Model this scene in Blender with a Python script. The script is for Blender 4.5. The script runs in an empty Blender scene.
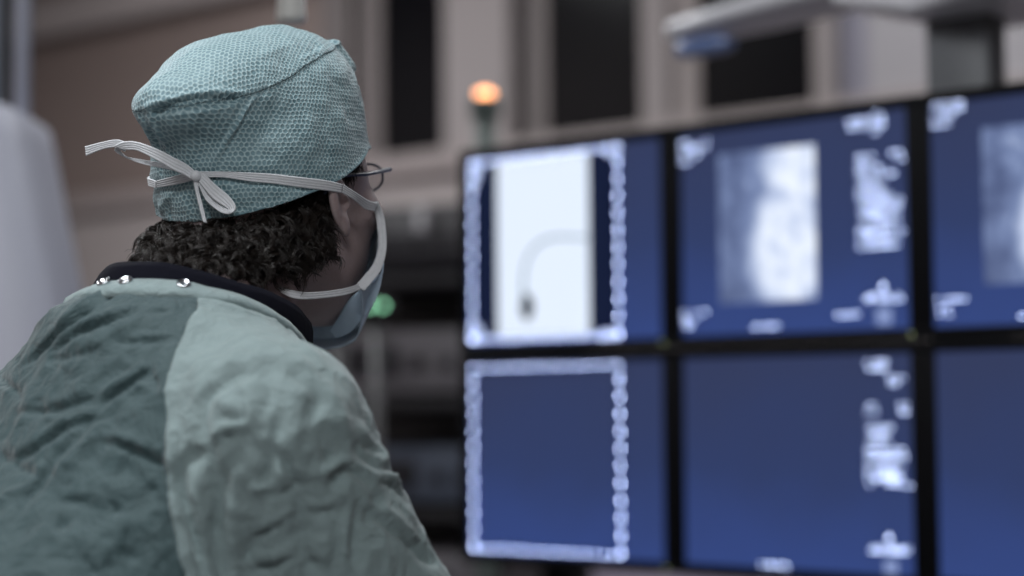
import bpy, math, random
import numpy as np
from mathutils import Vector, Matrix
random.seed(7); rng = np.random.default_rng(7)
scene = bpy.context.scene; COL = scene.collection
PI = math.pi
# ------------------------------------------------------------------ camera
CH = 1.35; F_PX = 1850.0
PITCH, ROLL = .065, .0072
V3 = lambda *a: np.array(a, float)
_fw = V3(0, math.cos(PITCH), math.sin(PITCH)); _u0 = V3(0, -math.sin(PITCH), math.cos(PITCH)); _r0 = V3(1, 0, 0)
_rt = math.cos(ROLL)*_r0 - math.sin(ROLL)*_u0; _up = math.sin(ROLL)*_r0 + math.cos(ROLL)*_u0
CAMP = V3(0, 0, CH)
cam_data = bpy.data.cameras.new('camera'); cam = bpy.data.objects.new('camera', cam_data); COL.objects.link(cam)
M = Matrix(((_rt[0], _up[0], -_fw[0], 0), (_rt[1], _up[1], -_fw[1], 0), (_rt[2], _up[2], -_fw[2], CH), (0, 0, 0, 1)))
cam.matrix_world = M
cam_data.sensor_width = 36; cam_data.lens = F_PX/1024*36
cam_data.clip_start = .05; cam_data.clip_end = 60
cam_data.dof.use_dof = True; cam_data.dof.focus_distance = 1.54; cam_data.dof.aperture_fstop = 2.05; cam_data.dof.aperture_blades = 0
scene.camera = cam
def ray(px, py):
    d = _fw + _rt*(px-512)/F_PX - _up*(py-288)/F_PX
    return d/np.linalg.norm(d)
def at(px, py, Y):
    """the place in the room seen at a pixel, at depth Y"""
    d = ray(px, py); return CAMP + d*(Y/d[1])
def proj(P):
    P = np.atleast_2d(P) - CAMP
    z = P@_fw
    return np.stack([512+F_PX*(P@_rt)/z, 288-F_PX*(P@_up)/z], 1)
# ------------------------------------------------------------------ materials
def lin(c):
    if isinstance(c, str): c = tuple(int(c[i:i+2], 16)/255 for i in (0, 2, 4))
    return tuple((x/12.92 if x <= .04045 else ((x+.055)/1.055)**2.4) for x in c) + (1,)
class NT:
    def __init__(s, name):
        s.m = bpy.data.materials.new(name); s.m.use_nodes = True; s.t = s.m.node_tree; s.t.nodes.clear()
        s.out = s.n('ShaderNodeOutputMaterial')
    def n(s, typ, **kw):
        nd = s.t.nodes.new(typ)
        for k, v in kw.items():
            if k.startswith('i_'): nd.inputs[k[2:].replace('_', ' ')].default_value = v
            else: setattr(nd, k, v)
        return nd
    def l(s, a, b): s.t.links.new(a, b); return b
    def math(s, op, a, b=None, c=None):
        nd = s.n('ShaderNodeMath', operation=op)
        for i, v in enumerate((a, b, c)):
            if v is None: continue
            if isinstance(v, (int, float)): nd.inputs[i].default_value = v
            else: s.l(v, nd.inputs[i])
        return nd.outputs[0]
    def vmath(s, op, a, b=None, c=None):
        nd = s.n('ShaderNodeVectorMath', operation=op)
        for i, v in enumerate((a, b, c)):
            if v is None: continue
            if isinstance(v, tuple): nd.inputs[i].default_value = v
            else: s.l(v, nd.inputs[i])
        return nd.outputs['Value'] if op in ('LENGTH', 'DOT_PRODUCT', 'DISTANCE') else nd.outputs['Vector']
    def mix(s, f, a, b):
        nd = s.n('ShaderNodeMix', data_type='RGBA')
        for k, v in ((0, f), (6, a), (7, b)):
            if isinstance(v, (int, float, tuple)): nd.inputs[k].default_value = v
            else: s.l(v, nd.inputs[k])
        return nd.outputs[2]
    def ramp(s, f, stops):
        nd = s.n('ShaderNodeValToRGB'); r = nd.color_ramp
        while len(r.elements) < len(stops): r.elements.new(.5)
        for e, (p, c) in zip(r.elements, stops):
            e.position = p; e.color = c if isinstance(c, tuple) else (c, c, c, 1)
        s.l(f, nd.inputs[0]); return nd.outputs[0]
    def noise(s, vec, scale, detail=3, rough=.5, dist=0):
        nd = s.n('ShaderNodeTexNoise'); nd.inputs['Scale'].default_value = scale; nd.inputs['Detail'].default_value = detail
        nd.inputs['Roughness'].default_value = rough; nd.inputs['Distortion'].default_value = dist
        if vec is not None: s.l(vec, nd.inputs['Vector'])
        return nd.outputs[0]
    def bsdf(s, **kw):
        b = s.n('ShaderNodeBsdfPrincipled')
        for k, v in kw.items():
            k = k.replace('_', ' ')
            if isinstance(v, (int, float, tuple)): b.inputs[k].default_value = v
            else: s.l(v, b.inputs[k])
        s.l(b.outputs[0], s.out.inputs[0]); return b
    def bump(s, h, strength, dist, b, prev=None):
        nd = s.n('ShaderNodeBump'); nd.inputs['Strength'].default_value = strength; nd.inputs['Distance'].default_value = dist
        s.l(h, nd.inputs['Height'])
        if prev is not None: s.l(prev, nd.inputs['Normal'])
        s.l(nd.outputs[0], b.inputs['Normal']); return nd.outputs[0]
    def obj(s): return s.n('ShaderNodeTexCoord').outputs['Object']
    def uv(s): return s.n('ShaderNodeTexCoord').outputs['UV']
def plain(name, c, rough=.5, metal=0, var=.06, vs=12, bump=0, bs=60, **kw):
    t = NT(name); o = t.obj(); c = lin(c)
    dk = tuple(x*(1-var*2) for x in c[:3])+(1,); lt = tuple(min(1, x*(1+var)) for x in c[:3])+(1,)
    b = t.bsdf(Base_Color=t.mix(t.noise(o, vs, 3), dk, lt), Roughness=rough, Metallic=metal, **kw)
    if bump: t.bump(t.noise(o, bs, 3), .5, bump, b)
    return t.m
def glow(name, c, strength):
    t = NT(name); e = t.n('ShaderNodeEmission'); e.inputs[0].default_value = lin(c); e.inputs[1].default_value = strength
    t.l(e.outputs[0], t.out.inputs[0]); return t.m
# ------------------------------------------------------------------ objects
def tag(o, label=None, cat=None, group=None, kind=None):
    if label: o['label'] = label
    if cat: o['category'] = cat
    if group: o['group'] = group
    if kind: o['kind'] = kind
    return o
def empty(name, loc, label=None, cat=None, group=None, rz=0):
    o = bpy.data.objects.new(name, None); COL.objects.link(o); o.location = tuple(loc); o.rotation_euler = (0, 0, rz)
    o.empty_display_size = .1
    return tag(o, label, cat, group)
def wpos(o):
    m = Matrix.Translation(o.location) @ o.rotation_euler.to_matrix().to_4x4()
    return (wpos(o.parent) @ m) if o.parent else m
def link(name, verts, faces, mats, parent=None, smooth=True, fm=None, world=False, uv=None):
    me = bpy.data.meshes.new(name)
    verts = np.asarray(verts, float)
    if world and parent is not None:
        inv = np.array(wpos(parent).inverted())
        verts = verts@inv[:3, :3].T + inv[:3, 3]
    me.from_pydata(verts.tolist(), [], [list(map(int, f)) for f in faces])
    for m in (mats if isinstance(mats, (list, tuple)) else [mats]): me.materials.append(m)
    if fm is not None: me.polygons.foreach_set('material_index', np.asarray(fm, np.int32))
    if smooth: me.polygons.foreach_set('use_smooth', np.ones(len(me.polygons), bool))
    if uv is not None:
        lay = me.uv_layers.new(name='UVMap'); li = np.empty(len(me.loops), np.int32); me.loops.foreach_get('vertex_index', li)
        lay.data.foreach_set('uv', np.asarray(uv, np.float32)[li].ravel())
    me.update()
    o = bpy.data.objects.new(name, me); COL.objects.link(o)
    if parent is not None: o.parent = parent
    return o
class MB:
    """collects simple shapes into one mesh"""
    def __init__(s): s.v = []; s.f = []; s.m = []
    def add(s, v, f, mi=0, mat=None):
        n = len(s.v); v = np.asarray(v, float)
        if mat is not None: v = v@mat[:3, :3].T + mat[:3, 3]
        s.v += v.tolist(); s.f += [[int(i)+n for i in q] for q in f]; s.m += [mi]*len(f); return s
    def box(s, c, d, r=0, mi=0, mat=None, seg=2):
        c = np.asarray(c, float); h = np.asarray(d, float)/2
        r = min(r, h.min()*.99)
        if r <= 0:
            v = [(x, y, z) for x in (-1, 1) for y in (-1, 1) for z in (-1, 1)]
            v = np.array(v)*h + c
            f = [(0, 1, 3, 2), (4, 6, 7, 5), (0, 4, 5, 1), (2, 3, 7, 6), (0, 2, 6, 4), (1, 5, 7, 3)]
            return s.add(v, f, mi, mat)
        # rounded box: rings of a superellipse-like section stacked in z
        def ring(hx, hy, rr):
            pts = []
            for qx, qy, a0 in ((1, 1, 0), (-1, 1, 90), (-1, -1, 180), (1, -1, 270)):
                for k in range(seg+1):
                    a = math.radians(a0+90*k/seg)
                    pts.append((qx*(hx-rr)+rr*math.cos(a), qy*(hy-rr)+rr*math.sin(a)))
            return pts
        rings = []
        for k in range(seg+1):
            a = math.pi/2*k/seg; ins = r*(1-math.sin(a)); z = -h[2]+r*(1-math.cos(a)); rings.append((ins, z))
        rings = rings + [(i, -z) for i, z in reversed(rings)]
        v = []
        for ins, z in rings:
            for x, y in ring(h[0]-ins, h[1]-ins, max(r-ins, 1e-4)): v.append((x+c[0], y+c[1], z+c[2]))
        n = 4*(seg+1); f = []
        for k in range(len(rings)-1):
            for j in range(n): f.append((k*n+j, k*n+(j+1) % n, (k+1)*n+(j+1) % n, (k+1)*n+j))
        f.append(tuple(range(n))[::-1]); f.append(tuple((len(rings)-1)*n+j for j in range(n)))
        return s.add(v, f, mi, mat)
    def lathe(s, prof, n=24, mi=0, mat=None, caps=True):
        v = []; f = []
        for r, z in prof:
            for j in range(n):
                a = 2*PI*j/n; v.append((r*math.cos(a), r*math.sin(a), z))
        for k in range(len(prof)-1):
            for j in range(n): f.append((k*n+j, k*n+(j+1) % n, (k+1)*n+(j+1) % n, (k+1)*n+j))
        if caps: f.append(tuple(range(n))[::-1]); f.append(tuple((len(prof)-1)*n+j for j in range(n)))
        return s.add(v, f, mi, mat)
    def tube(s, pts, r, n=10, mi=0, mat=None, caps=True):
        P = np.asarray(pts, float); k = len(P); r = np.broadcast_to(np.asarray(r, float), (k,))
        T = np.gradient(P, axis=0); T /= np.linalg.norm(T, axis=1)[:, None]+1e-12
        a = V3(0, 0, 1) if abs(T[0][2]) < .9 else V3(1, 0, 0)
        u = np.cross(T[0], a); u /= np.linalg.norm(u); v = []
        for i in range(k):
            u = u - T[i]*(u@T[i]); u /= np.linalg.norm(u); w = np.cross(T[i], u)
            for j in range(n):
                b = 2*PI*j/n; v.append(P[i]+r[i]*(math.cos(b)*u+math.sin(b)*w))
        f = [(i*n+j, i*n+(j+1) % n, (i+1)*n+(j+1) % n, (i+1)*n+j) for i in range(k-1) for j in range(n)]
        if caps: f.append(tuple(range(n))[::-1]); f.append(tuple((k-1)*n+j for j in range(n)))
        return s.add(v, f, mi, mat)
    def prism(s, poly, z0, z1, mi=0, mat=None):
        n = len(poly); v = [(x, y, z0) for x, y in poly]+[(x, y, z1) for x, y in poly]
        f = [(i, (i+1) % n, n+(i+1) % n, n+i) for i in range(n)]+[tuple(range(n))[::-1], tuple(range(n, 2*n))]
        return s.add(v, f, mi, mat)
    def build(s, name, mats, parent=None, smooth=False, world=False):
        o = link(name, s.v, s.f, mats, parent, smooth, s.m if isinstance(mats, (list, tuple)) and len(mats) > 1 else None, world)
        if smooth == 'auto':
            sharp(o)
        return o
def sharp(o, ang=40):
    me = o.data; me.update()
    import bmesh
    bm = bmesh.new(); bm.from_mesh(me); lim = math.radians(ang)
    for e in bm.edges:
        if len(e.link_faces) == 2 and e.calc_face_angle(0) > lim: e.smooth = False
    for f in bm.faces: f.smooth = True
    bm.to_mesh(me); bm.free()
def catmull(P, n):
    P = np.asarray(P, float)
    if len(P) == 2: return P[0]+(P[1]-P[0])*np.linspace(0, 1, n)[:, None]
    Q = np.vstack([2*P[0]-P[1], P, 2*P[-1]-P[-2]]); k = len(P)-1
    L = np.r_[0, np.cumsum(np.linalg.norm(np.diff(P, axis=0), axis=1))]; L /= L[-1]
    out = []
    for t in np.linspace(0, 1, n):
        i = min(k-1, max(0, np.searchsorted(L, t, side='right')-1)); u = (t-L[i])/(L[i+1]-L[i]+1e-12)
        a, b, c, d = Q[i], Q[i+1], Q[i+2], Q[i+3]
        out.append(.5*((2*b)+(c-a)*u+(2*a-5*b+4*c-d)*u*u+(3*b-a-3*c+d)*u**3))
    return np.array(out)
# ------------------------------------------------------------------ distance fields and meshing
def ell(P, c, r):
    q = P-np.asarray(c); r = np.asarray(r, float)
    k0 = np.linalg.norm(q/r, axis=1); k1 = np.linalg.norm(q/(r*r), axis=1)+1e-9
    return k0*(k0-1)/k1
def cone(P, a, b, r1, r2):
    a = np.asarray(a, float); b = np.asarray(b, float); ba = b-a
    h = np.clip((P-a)@ba/(ba@ba), 0, 1)
    return np.linalg.norm(P-a-h[:, None]*ba, axis=1)-(r1+(r2-r1)*h)
def smin(a, b, k):
    h = np.clip(.5+.5*(b-a)/k, 0, 1); return b+(a-b)*h-k*h*(1-h)
def smax(a, b, k): return -smin(-a, -b, k)
def mesh_sdf(f, lo, hi, h, B=6):
    lo = np.asarray(lo, float); n = (np.ceil((np.asarray(hi)-lo)/h/B).astype(int))*B; nb = n//B
    I = np.stack(np.meshgrid(*[np.arange(k) for k in nb], indexing='ij'), -1).reshape(-1, 3)
    d = f(lo+(I*B+(B-1)/2)*h)
    G = np.repeat(np.repeat(np.repeat(np.where(d > 0, 1., -1.).astype(np.float32).reshape(nb), B, 0), B, 1), B, 2)
    act = I[np.abs(d) < B*h*.87*1.7+h]
    off = np.stack(np.meshgrid(*[np.arange(B)]*3, indexing='ij'), -1).reshape(-1, 3)
    for k in range(0, len(act), 2000):
        J = (act[k:k+2000, None, :]*B+off[None]).reshape(-1, 3)
        G[J[:, 0], J[:, 1], J[:, 2]] = f(lo+J*h)
    S = G < 0
    c = [(x, y, z) for x in (0, 1) for y in (0, 1) for z in (0, 1)]
    sl = lambda A, o: A[o[0]:A.shape[0]-1+o[0], o[1]:A.shape[1]-1+o[1], o[2]:A.shape[2]-1+o[2]]
    cnt = sum(sl(S, o).astype(np.int8) for o in c)
    cell = np.argwhere((cnt > 0) & (cnt < 8)); idx = -np.ones(cnt.shape, np.int32); idx[tuple(cell.T)] = np.arange(len(cell))
    acc = np.zeros((len(cell), 3)); w = np.zeros(len(cell))
    val = {o: G[cell[:, 0]+o[0], cell[:, 1]+o[1], cell[:, 2]+o[2]] for o in c}
    for a in c:
        for ax in range(3):
            if a[ax]: continue
            b = list(a); b[ax] = 1; b = tuple(b); va, vb = val[a], val[b]
            m = (va < 0) != (vb < 0); t = np.where(m, va/(va-vb+1e-20), 0)
            p = np.tile(np.array(a, float), (len(cell), 1)); p[:, ax] = t
            acc += p*m[:, None]; w += m
    verts = lo+(cell+acc/w[:, None])*h
    faces = []
    for ax in range(3):
        o1 = [0, 0, 0]; o1[ax] = 1
        s0 = S[:-1, :-1, :-1]; s1 = sl(S, tuple(o1))
        e = np.argwhere(s0 != s1)
        u, v = [(1, 2), (2, 0), (0, 1)][ax]
        e = e[(e[:, u] > 0) & (e[:, v] > 0)]
        du = np.zeros(3, int); du[u] = 1; dv = np.zeros(3, int); dv[v] = 1
        q = np.stack([idx[tuple((e-du-dv).T)], idx[tuple((e-dv).T)], idx[tuple(e.T)], idx[tuple((e-du).T)]], 1)
        fl = s0[tuple(e.T)]
        q[~fl] = q[~fl][:, ::-1]
        faces.append(q[(q >= 0).all(1)])
    F = np.vstack(faces)
    for _ in range(2):
        N, d = grad(f, verts); verts = verts-N*np.clip(d, -h, h)[:, None]
    return verts, F
def grad(f, P, e=5e-4):
    g = np.stack([f(P+np.eye(3)[i]*e)-f(P-np.eye(3)[i]*e) for i in range(3)], 1)/(2*e)
    L = np.linalg.norm(g, axis=1)+1e-9
    return g/L[:, None], f(P)/np.maximum(L, .3)
def vnormals(V, F):
    F = np.asarray(F); a = V[F[:, 2]]-V[F[:, 0]]; b = V[F[:, -1]]-V[F[:, 1]]
    if F.shape[1] == 3: b = V[F[:, 2]]-V[F[:, 1]]; a = V[F[:, 1]]-V[F[:, 0]]
    n = np.cross(a, b); N = np.zeros_like(V)
    for k in range(F.shape[1]): np.add.at(N, F[:, k], n)
    return N/(np.linalg.norm(N, axis=1)[:, None]+1e-12)
def tri(F):
    F = np.asarray(F)
    return F if F.shape[1] == 3 else np.vstack([F[:, [0, 1, 2]], F[:, [0, 2, 3]]])
def clip(V, T, g, A=None):
    """keeps the part of a triangle mesh where g > 0, cutting the triangles cleanly; A: vertex attributes"""
    g = np.where(np.abs(g) < 1e-9, 1e-9, g); pos = g[T] > 0; n = pos.sum(1)
    out = [T[n == 3]]; X = V if A is None else np.hstack([V, A]); newv = []; base = len(V)
    def cut(a, b):
        t = (g[a]/(g[a]-g[b]))[:, None]; return X[a]+(X[b]-X[a])*t
    for want, m in ((1, n == 1), (0, n == 2)):
        Q = T[m]
        if not len(Q): continue
        k = np.argmax(pos[m] == bool(want), axis=1); r = np.arange(len(Q))
        a, b, c = Q[r, k], Q[r, (k+1) % 3], Q[r, (k+2) % 3]
        p, q = cut(a, b), cut(a, c); i = base+sum(map(len, newv)); newv += [p, q]
        ip = i+np.arange(len(Q)); iq = ip+len(Q)
        if want: out.append(np.stack([a, ip, iq], 1))
        else: out += [np.stack([ip, b, c], 1), np.stack([ip, c, iq], 1)]
    X = np.vstack([X]+newv); T = np.vstack(out)
    # merge the cut points
    key = np.round(X[:, :3]*1e6).astype(np.int64)
    _, first, inv = np.unique(key, axis=0, return_index=True, return_inverse=True)
    X = X[first]; T = inv.ravel()[T]
    T = T[(T[:, 0] != T[:, 1]) & (T[:, 1] != T[:, 2]) & (T[:, 0] != T[:, 2])]
    u, inv = np.unique(T, return_inverse=True); X = X[u]; T = inv.reshape(-1, 3)
    return (X[:, :3], T) if A is None else (X[:, :3], T, X[:, 3:])
def pick(px, py, f, off=0, t0=.8, t1=3.2, miss=None):
    """first point of a surface seen at a pixel"""
    d = ray(px, py); t = t0
    best = (9, t)
    for _ in range(300):
        s = float(f((CAMP+d*t)[None])[0])
        if s < best[0]: best = (s, t)
        if s < off+1e-4: break
        t += max((s-off)*.6, 5e-5)
        if t > t1: t = best[1]; break
    return CAMP+d*t
def picks(L, f, off=0): return np.array([pick(x, y, f, off) for x, y in L])
def polydist(V, P, n=160):
    P = catmull(P, n); D = np.full(len(V), 9.); K = np.zeros(len(V), int)
    lo, hi = P.min(0)-.03, P.max(0)+.03
    m = np.where(((V > lo) & (V < hi)).all(1))[0]
    for k in range(0, len(m), 4000):
        i = m[k:k+4000]; d = np.linalg.norm(V[i][:, None]-P[None], axis=2); D[i] = d.min(1); K[i] = d.argmin(1)
    return D, K/(n-1)
def vnoise(P, seed=0):
    P = np.asarray(P, float); i = np.floor(P).astype(np.int64); f = P-i; f = f*f*f*(f*(f*6-15)+10)
    def hsh(x, y, z):
        h = (x*374761393+y*668265263+z*2147483647+seed*1274126177) & 0xffffffff
        h = ((h ^ (h >> 13))*1274126177) & 0xffffffff; h = ((h ^ (h >> 16))*2246822519) & 0xffffffff
        return ((h ^ (h >> 15)) & 0xffff)/32767.5-1
    r = 0
    for dx in (0, 1):
        for dy in (0, 1):
            for dz in (0, 1):
                w = (f[:, 0] if dx else 1-f[:, 0])*(f[:, 1] if dy else 1-f[:, 1])*(f[:, 2] if dz else 1-f[:, 2])
                r = r+w*hsh(i[:, 0]+dx, i[:, 1]+dy, i[:, 2]+dz)
    return r
def ss(a, b, x):
    t = np.clip((x-a)/(b-a), 0, 1); return t*t*(3-2*t)
# ================================================================== the surgeon
TH = math.radians(60)
Fh = V3(math.cos(TH), math.sin(TH), 0); Rh = V3(math.sin(TH), -math.cos(TH), 0); Zh = V3(0, 0, 1)
TB = math.radians(50); FB = V3(math.cos(TB), math.sin(TB), 0); RB = V3(math.sin(TB), -math.cos(TB), 0)
def frame(lean, roll=0, Fh=Fh, Rh=Rh):
    """columns: right, forward, up of a frame leaning forward"""
    c, s = math.cos(lean), math.sin(lean); f = Fh*c-Zh*s; u = Zh*c+Fh*s; r = Rh
    c, s = math.cos(roll), math.sin(roll); return np.stack([r*c-u*s, f, u*c+r*s], 1)
HC = at(262, 207, 1.60); HR = frame(math.radians(-3))
NC = at(205, 327, 1.535); TR = frame(math.radians(20), 0, FB, RB)
H2 = lambda P: (np.asarray(P)-HC)@HR                  # world -> head
H1 = lambda p: HC+HR@np.asarray(p, float)             # head -> world
T2 = lambda P: (np.asarray(P)-NC)@TR
T1 = lambda p: NC+TR@np.asarray(p, float)
S_R, S_L = T1((.150, -.025, -.112)), T1((-.165, -.025, -.138))
PEL = T1((0, -.01, -.53))
E_R = S_R+FB*.13-Zh*.25+RB*.03; E_L = S_L+FB*.10-Zh*.26-RB*.03
W_R = E_R+FB*.22-Zh*.03-RB*.07; W_L = E_L+FB*.23-Zh*.03+RB*.07
def f_skull(P):
    q = H2(P)
    d = ell(q, (0, -.001, .052), (.077, .097, .088))
    d = smin(d, ell(q, (0, .036, -.032), (.069, .078, .068)), .03)
    d = smin(d, ell(q, (0, .044, .026), (.071, .055, .050)), .02)
    for s in (-1, 1):
        d = smin(d, cone(q, (s*.052, .005, -.045), (s*.014, .080, -.083), .016, .016), .03)
        d = smin(d, ell(q, (s*.050, .072, -.005), (.022, .022, .02)), .015)
    d = smin(d, cone(q, (0, .088, .028), (0, .112, -.018), .008, .013), .014)
    for s in (-1, 1):
        d = smax(d, -ell(q, (s*.032, .100, .022), (.017, .014, .011)), .012)
        d = smin(d, ell(q, (s*.032, .078, .020), (.0125,)*3), .002)
    d = smin(d, ell(q, (0, .092, -.050), (.024, .010, .006)), .006)
    d = smin(d, ell(q, (0, .092, -.059), (.020, .010, .006)), .005)
    return d
def f_ear(P):
    q = H2(P); d = None
    for s in (-1, 1):
        c = V3(s*.0750, .006, .002); a = math.radians(14)*s
        # ear frame: u outward normal, v along the ear backward, w up
        u = V3(math.cos(a), math.sin(a)*1.0, 0); v = V3(-math.sin(a), math.cos(a), 0); w = V3(0, 0, 1)
        r = (q-(c+V3(s*.008, -.010, 0)))@np.stack([u, v, w], 1)
        r[:, 0] *= s; r[:, 2] -= -.0; r[:, 1] += r[:, 2]*.22
        r = r/.86; sh = ell(r, (0, 0, 0), (.0060, .0175, .029))
        cav = ell(r, (.0075, .002, .003), (.0065, .0120, .021)); e = smax(sh, -cav, .003)
        e = smin(e, ell(r, (.002, .006, -.026), (.005, .008, .011)), .005)
        e = smin(e, cone(r, (-.002, .012, .01), (-.012, .018, -.008), .006, .008), .006)
        e = smin(e, ell(r, (.004, .013, -.004), (.004, .004, .007)), .003)
        d = e if d is None else np.minimum(d, e)
    return d
def f_head(P): return smin(f_skull(P), f_ear(P), .005)
def f_neck(P):
    q = T2(P)
    a = H1((0, -.030, -.030)); b = T1((0, -.022, -.045))
    d = cone(P, a, b, .052, .060)
    for s in (-1, 1): d = smin(d, cone(P, H1((s*.050, -.020, -.04)), T1((s*.02, .045, -.07)), .014, .012), .02)
    return d
def f_torso(P, g=0):
    q = T2(P)
    d = ell(q, (0, .0, -.20), (.160+g, .110+g, .20+g))
    for s in (-1, 1):
        d = smin(d, cone(q, (s*.03, -.025, -.045 if s > 0 else -.056), (s*.14, -.03, -.098 if s > 0 else -.116), .050+g, .045+g), .05)
        d = smin(d, ell(q, (s*.08, .065, -.20), (.07+g, .05+g, .08+g)), .05)
    d = smin(d, ell(q, (0, .0, -.42), (.140+g, .105+g, .17+g)), .08)
    d = smin(d, ell(q, (0, -.015, -.55), (.165+g, .115+g, .12+g)), .08)
    return d
def hand(P, W, D, U, s):
    """palm, four fingers and a thumb, loosely curled; W wrist, D direction, U back of the hand"""
    L = np.cross(D, U)*s; q = np.stack([(P-W)@L, (P-W)@D, (P-W)@U], 1)
    d = smin(cone(q, (.0, -.01, 0), (0, .03, 0), .024, .024), ell(q, (0, .055, -.002), (.040, .047, .015)), .015)
    for k, (x, l) in enumerate(((-.028, .072), (-.0095, .080), (.009, .075), (.027, .060))):
        a = V3(x, .088, 0); c = a+V3(x*.1, l*.42, -.010); e = c+V3(0, l*.22, -.020); g = e+V3(0, l*.02, -.020)
        f = np.minimum(np.minimum(cone(q, a, c, .0092, .0085), cone(q, c, e, .0085, .0078)), cone(q, e, g, .0078, .0068))
        d = smin(d, f, .004)
    t = smin(cone(q, (-.025, .02, -.004), (-.052, .050, -.014), .015, .0105), cone(q, (-.052, .050, -.014), (-.052, .085, -.026), .0105, .008), .004)
    return smin(d, t, .008)
HIP = {s: PEL+RB*s*.085-Zh*.04 for s in (-1, 1)}
FOOT = {s: V3(HIP[s][0], HIP[s][1], 0)+FB*(.03*s+.06)+RB*s*.02 for s in (-1, 1)}
def f_body(P):
    d = smin(smin(f_head(P), f_neck(P), .025), f_torso(P), .05)
    for s, S, E, Wr in ((1, S_R, E_R, W_R), (-1, S_L, E_L, W_L)):
        a = smin(cone(P, S, E, .052, .040), cone(P, E, Wr, .041, .027), .02)
        d = smin(d, a, .04); D = Wr-E; D /= np.linalg.norm(D)
        U = Zh-D*(Zh@D); U /= np.linalg.norm(U)
        d = smin(d, hand(P, Wr, D, U, s), .015)
        K = HIP[s]*.5+FOOT[s]*.5+FB*.03; A = FOOT[s]+Zh*.09
        d = smin(d, smin(cone(P, HIP[s], K, .085, .056), cone(P, K, A, .056, .036), .03), .04)
        d = smin(d, cone(P, FOOT[s]+Zh*.045-FB*.03, FOOT[s]+Zh*.04+FB*.12, .036, .034), .04)
    return d
FEET = V3(PEL[0], PEL[1], 0)
person = empty('person', FEET, 'person in teal surgical cap, mask and green gown, back to us, watching the screens', 'person')
# --- skin
t = NT('skin'); o = t.obj()
c = t.mix(t.noise(o, 45, 4, .6), lin('a08f8f'), lin('b4a2a2')); c = t.mix(t.math('MULTIPLY', t.noise(o, 400, 2), .35), c, lin('80665e'))
b = t.bsdf(Base_Color=c, Roughness=.55); b.inputs['Subsurface Weight'].default_value = .08; b.inputs['Subsurface Radius'].default_value = (.01, .004, .002); b.inputs['Subsurface Scale'].default_value = 1
t.bump(t.noise(o, 700, 3), .25, .0006, b); SKIN = t.m
def head_zone(P): return f_body(P)
V, F = mesh_sdf(f_body, (HC[0]-.5, HC[1]-.45, -.01), (HC[0]+.45, HC[1]+.45, 1.32), .008)
lo, hi = HC-V3(.16, .16, .22), HC+V3(.16, .16, .16)
V, T_ = V, tri(F)
SPLIT = NC[2]-.02
V1, T1_ = clip(V, T_, SPLIT-V[:, 2])
V2, F2 = mesh_sdf(f_body, (HC[0]-.28, HC[1]-.28, SPLIT-.03), (HC[0]+.24, HC[1]+.2, HC[2]+.16), .0026)
V2, T2_ = clip(V2, tri(F2), V2[:, 2]-SPLIT)
BV = np.vstack([V1, V2]); BT = np.vstack([T1_, T2_+len(V1)])
body = link('body', BV, BT, SKIN, person, world=True)
# --- eyebrows, eyes are shaped in the head; iris discs
for s in (-1, 1):
    iris = MB()
    c_ = H1((s*.032, .0895, .020)); m = np.eye(4); m[:3, :3] = np.stack([HR[:, 0], HR[:, 2], HR[:, 1]], 1); m[:3, 3] = c_
    iris.lathe([(.0001, .0018), (.0025, .0018), (.0058, .0006), (.0059, -.002)], 20, 0, m)
    iris.build('iris', plain('brown iris', '2a1a12', .2), person, True, world=True)
# ------------------------------------------------------------------ cap
def f_cap0(P):
    q = H2(P)
    d = ell(q, (0, .002, .054), (.088, .098, .099))
    d = smin(d, ell(q, (0, .000, .015), (.0850, .091, .085)), .03)
    d = smin(d, ell(q, (0, -.094, .079), (.048, .043, .029)), .028)
    d = smin(d, ell(q, (0, -.046, .092), (.062, .058, .047)), .02)
    d = smin(d, ell(q, (.022, .020, .100), (.050, .048, .0485)), .03)
    d = smin(d, cone(q, (.048, .046, .136), (.054, .056, .121), .0100, .0088), .004)
    return d
def hpx(p): return proj(H1(p))[0]
CREST = [(134, 112), (150, 113), (180, 108), (205, 103), (232, 99), (250, 95), (270, 88), (288, 79), (306, 66), (325, 54), (340, 46), (349, 42)]
CR = picks(CREST, f_cap0); CRl = H2(CR)
RIMPX = [(157, 224), (165, 226), (185, 226), (207, 223), (240, 215), (270, 207), (300, 197), (325, 187), (345, 176), (360, 163), (368, 148)]
RM = H2(picks(RIMPX, f_cap0)); 
def azi(q): return np.arctan2(q[:, 0], -q[:, 1])       # 0 at the nape, grows to the right side
def side_curve(C):
    a = azi(C); o = np.argsort(a); return a[o], C[o, 2]
ca, cz = side_curve(CRl); ra, rz_ = side_curve(RM)
def curve_z(q, ka, kz, ends):
    a = np.abs(azi(q)); xs = np.r_[0, ka[ka > .15], PI]; zs = np.r_[ends[0], kz[ka > .15], ends[1]]
    return np.interp(a, xs, zs)
CZ = lambda q: curve_z(q, ca, cz, (CRl[0, 2], .128))
RZ = lambda q: curve_z(q, ra, rz_, (RM[0, 2]-.002, .055))
V, F = mesh_sdf(f_cap0, HC-V3(.15, .15, .1), HC+V3(.15, .15, .18), .00145)
V, T_ = clip(V, tri(F), H2(V)[:, 2]-RZ(H2(V)))
N = vnormals(V, T_); q = H2(V); top = q[:, 2]-CZ(q)
disp = np.zeros(len(V))
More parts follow.
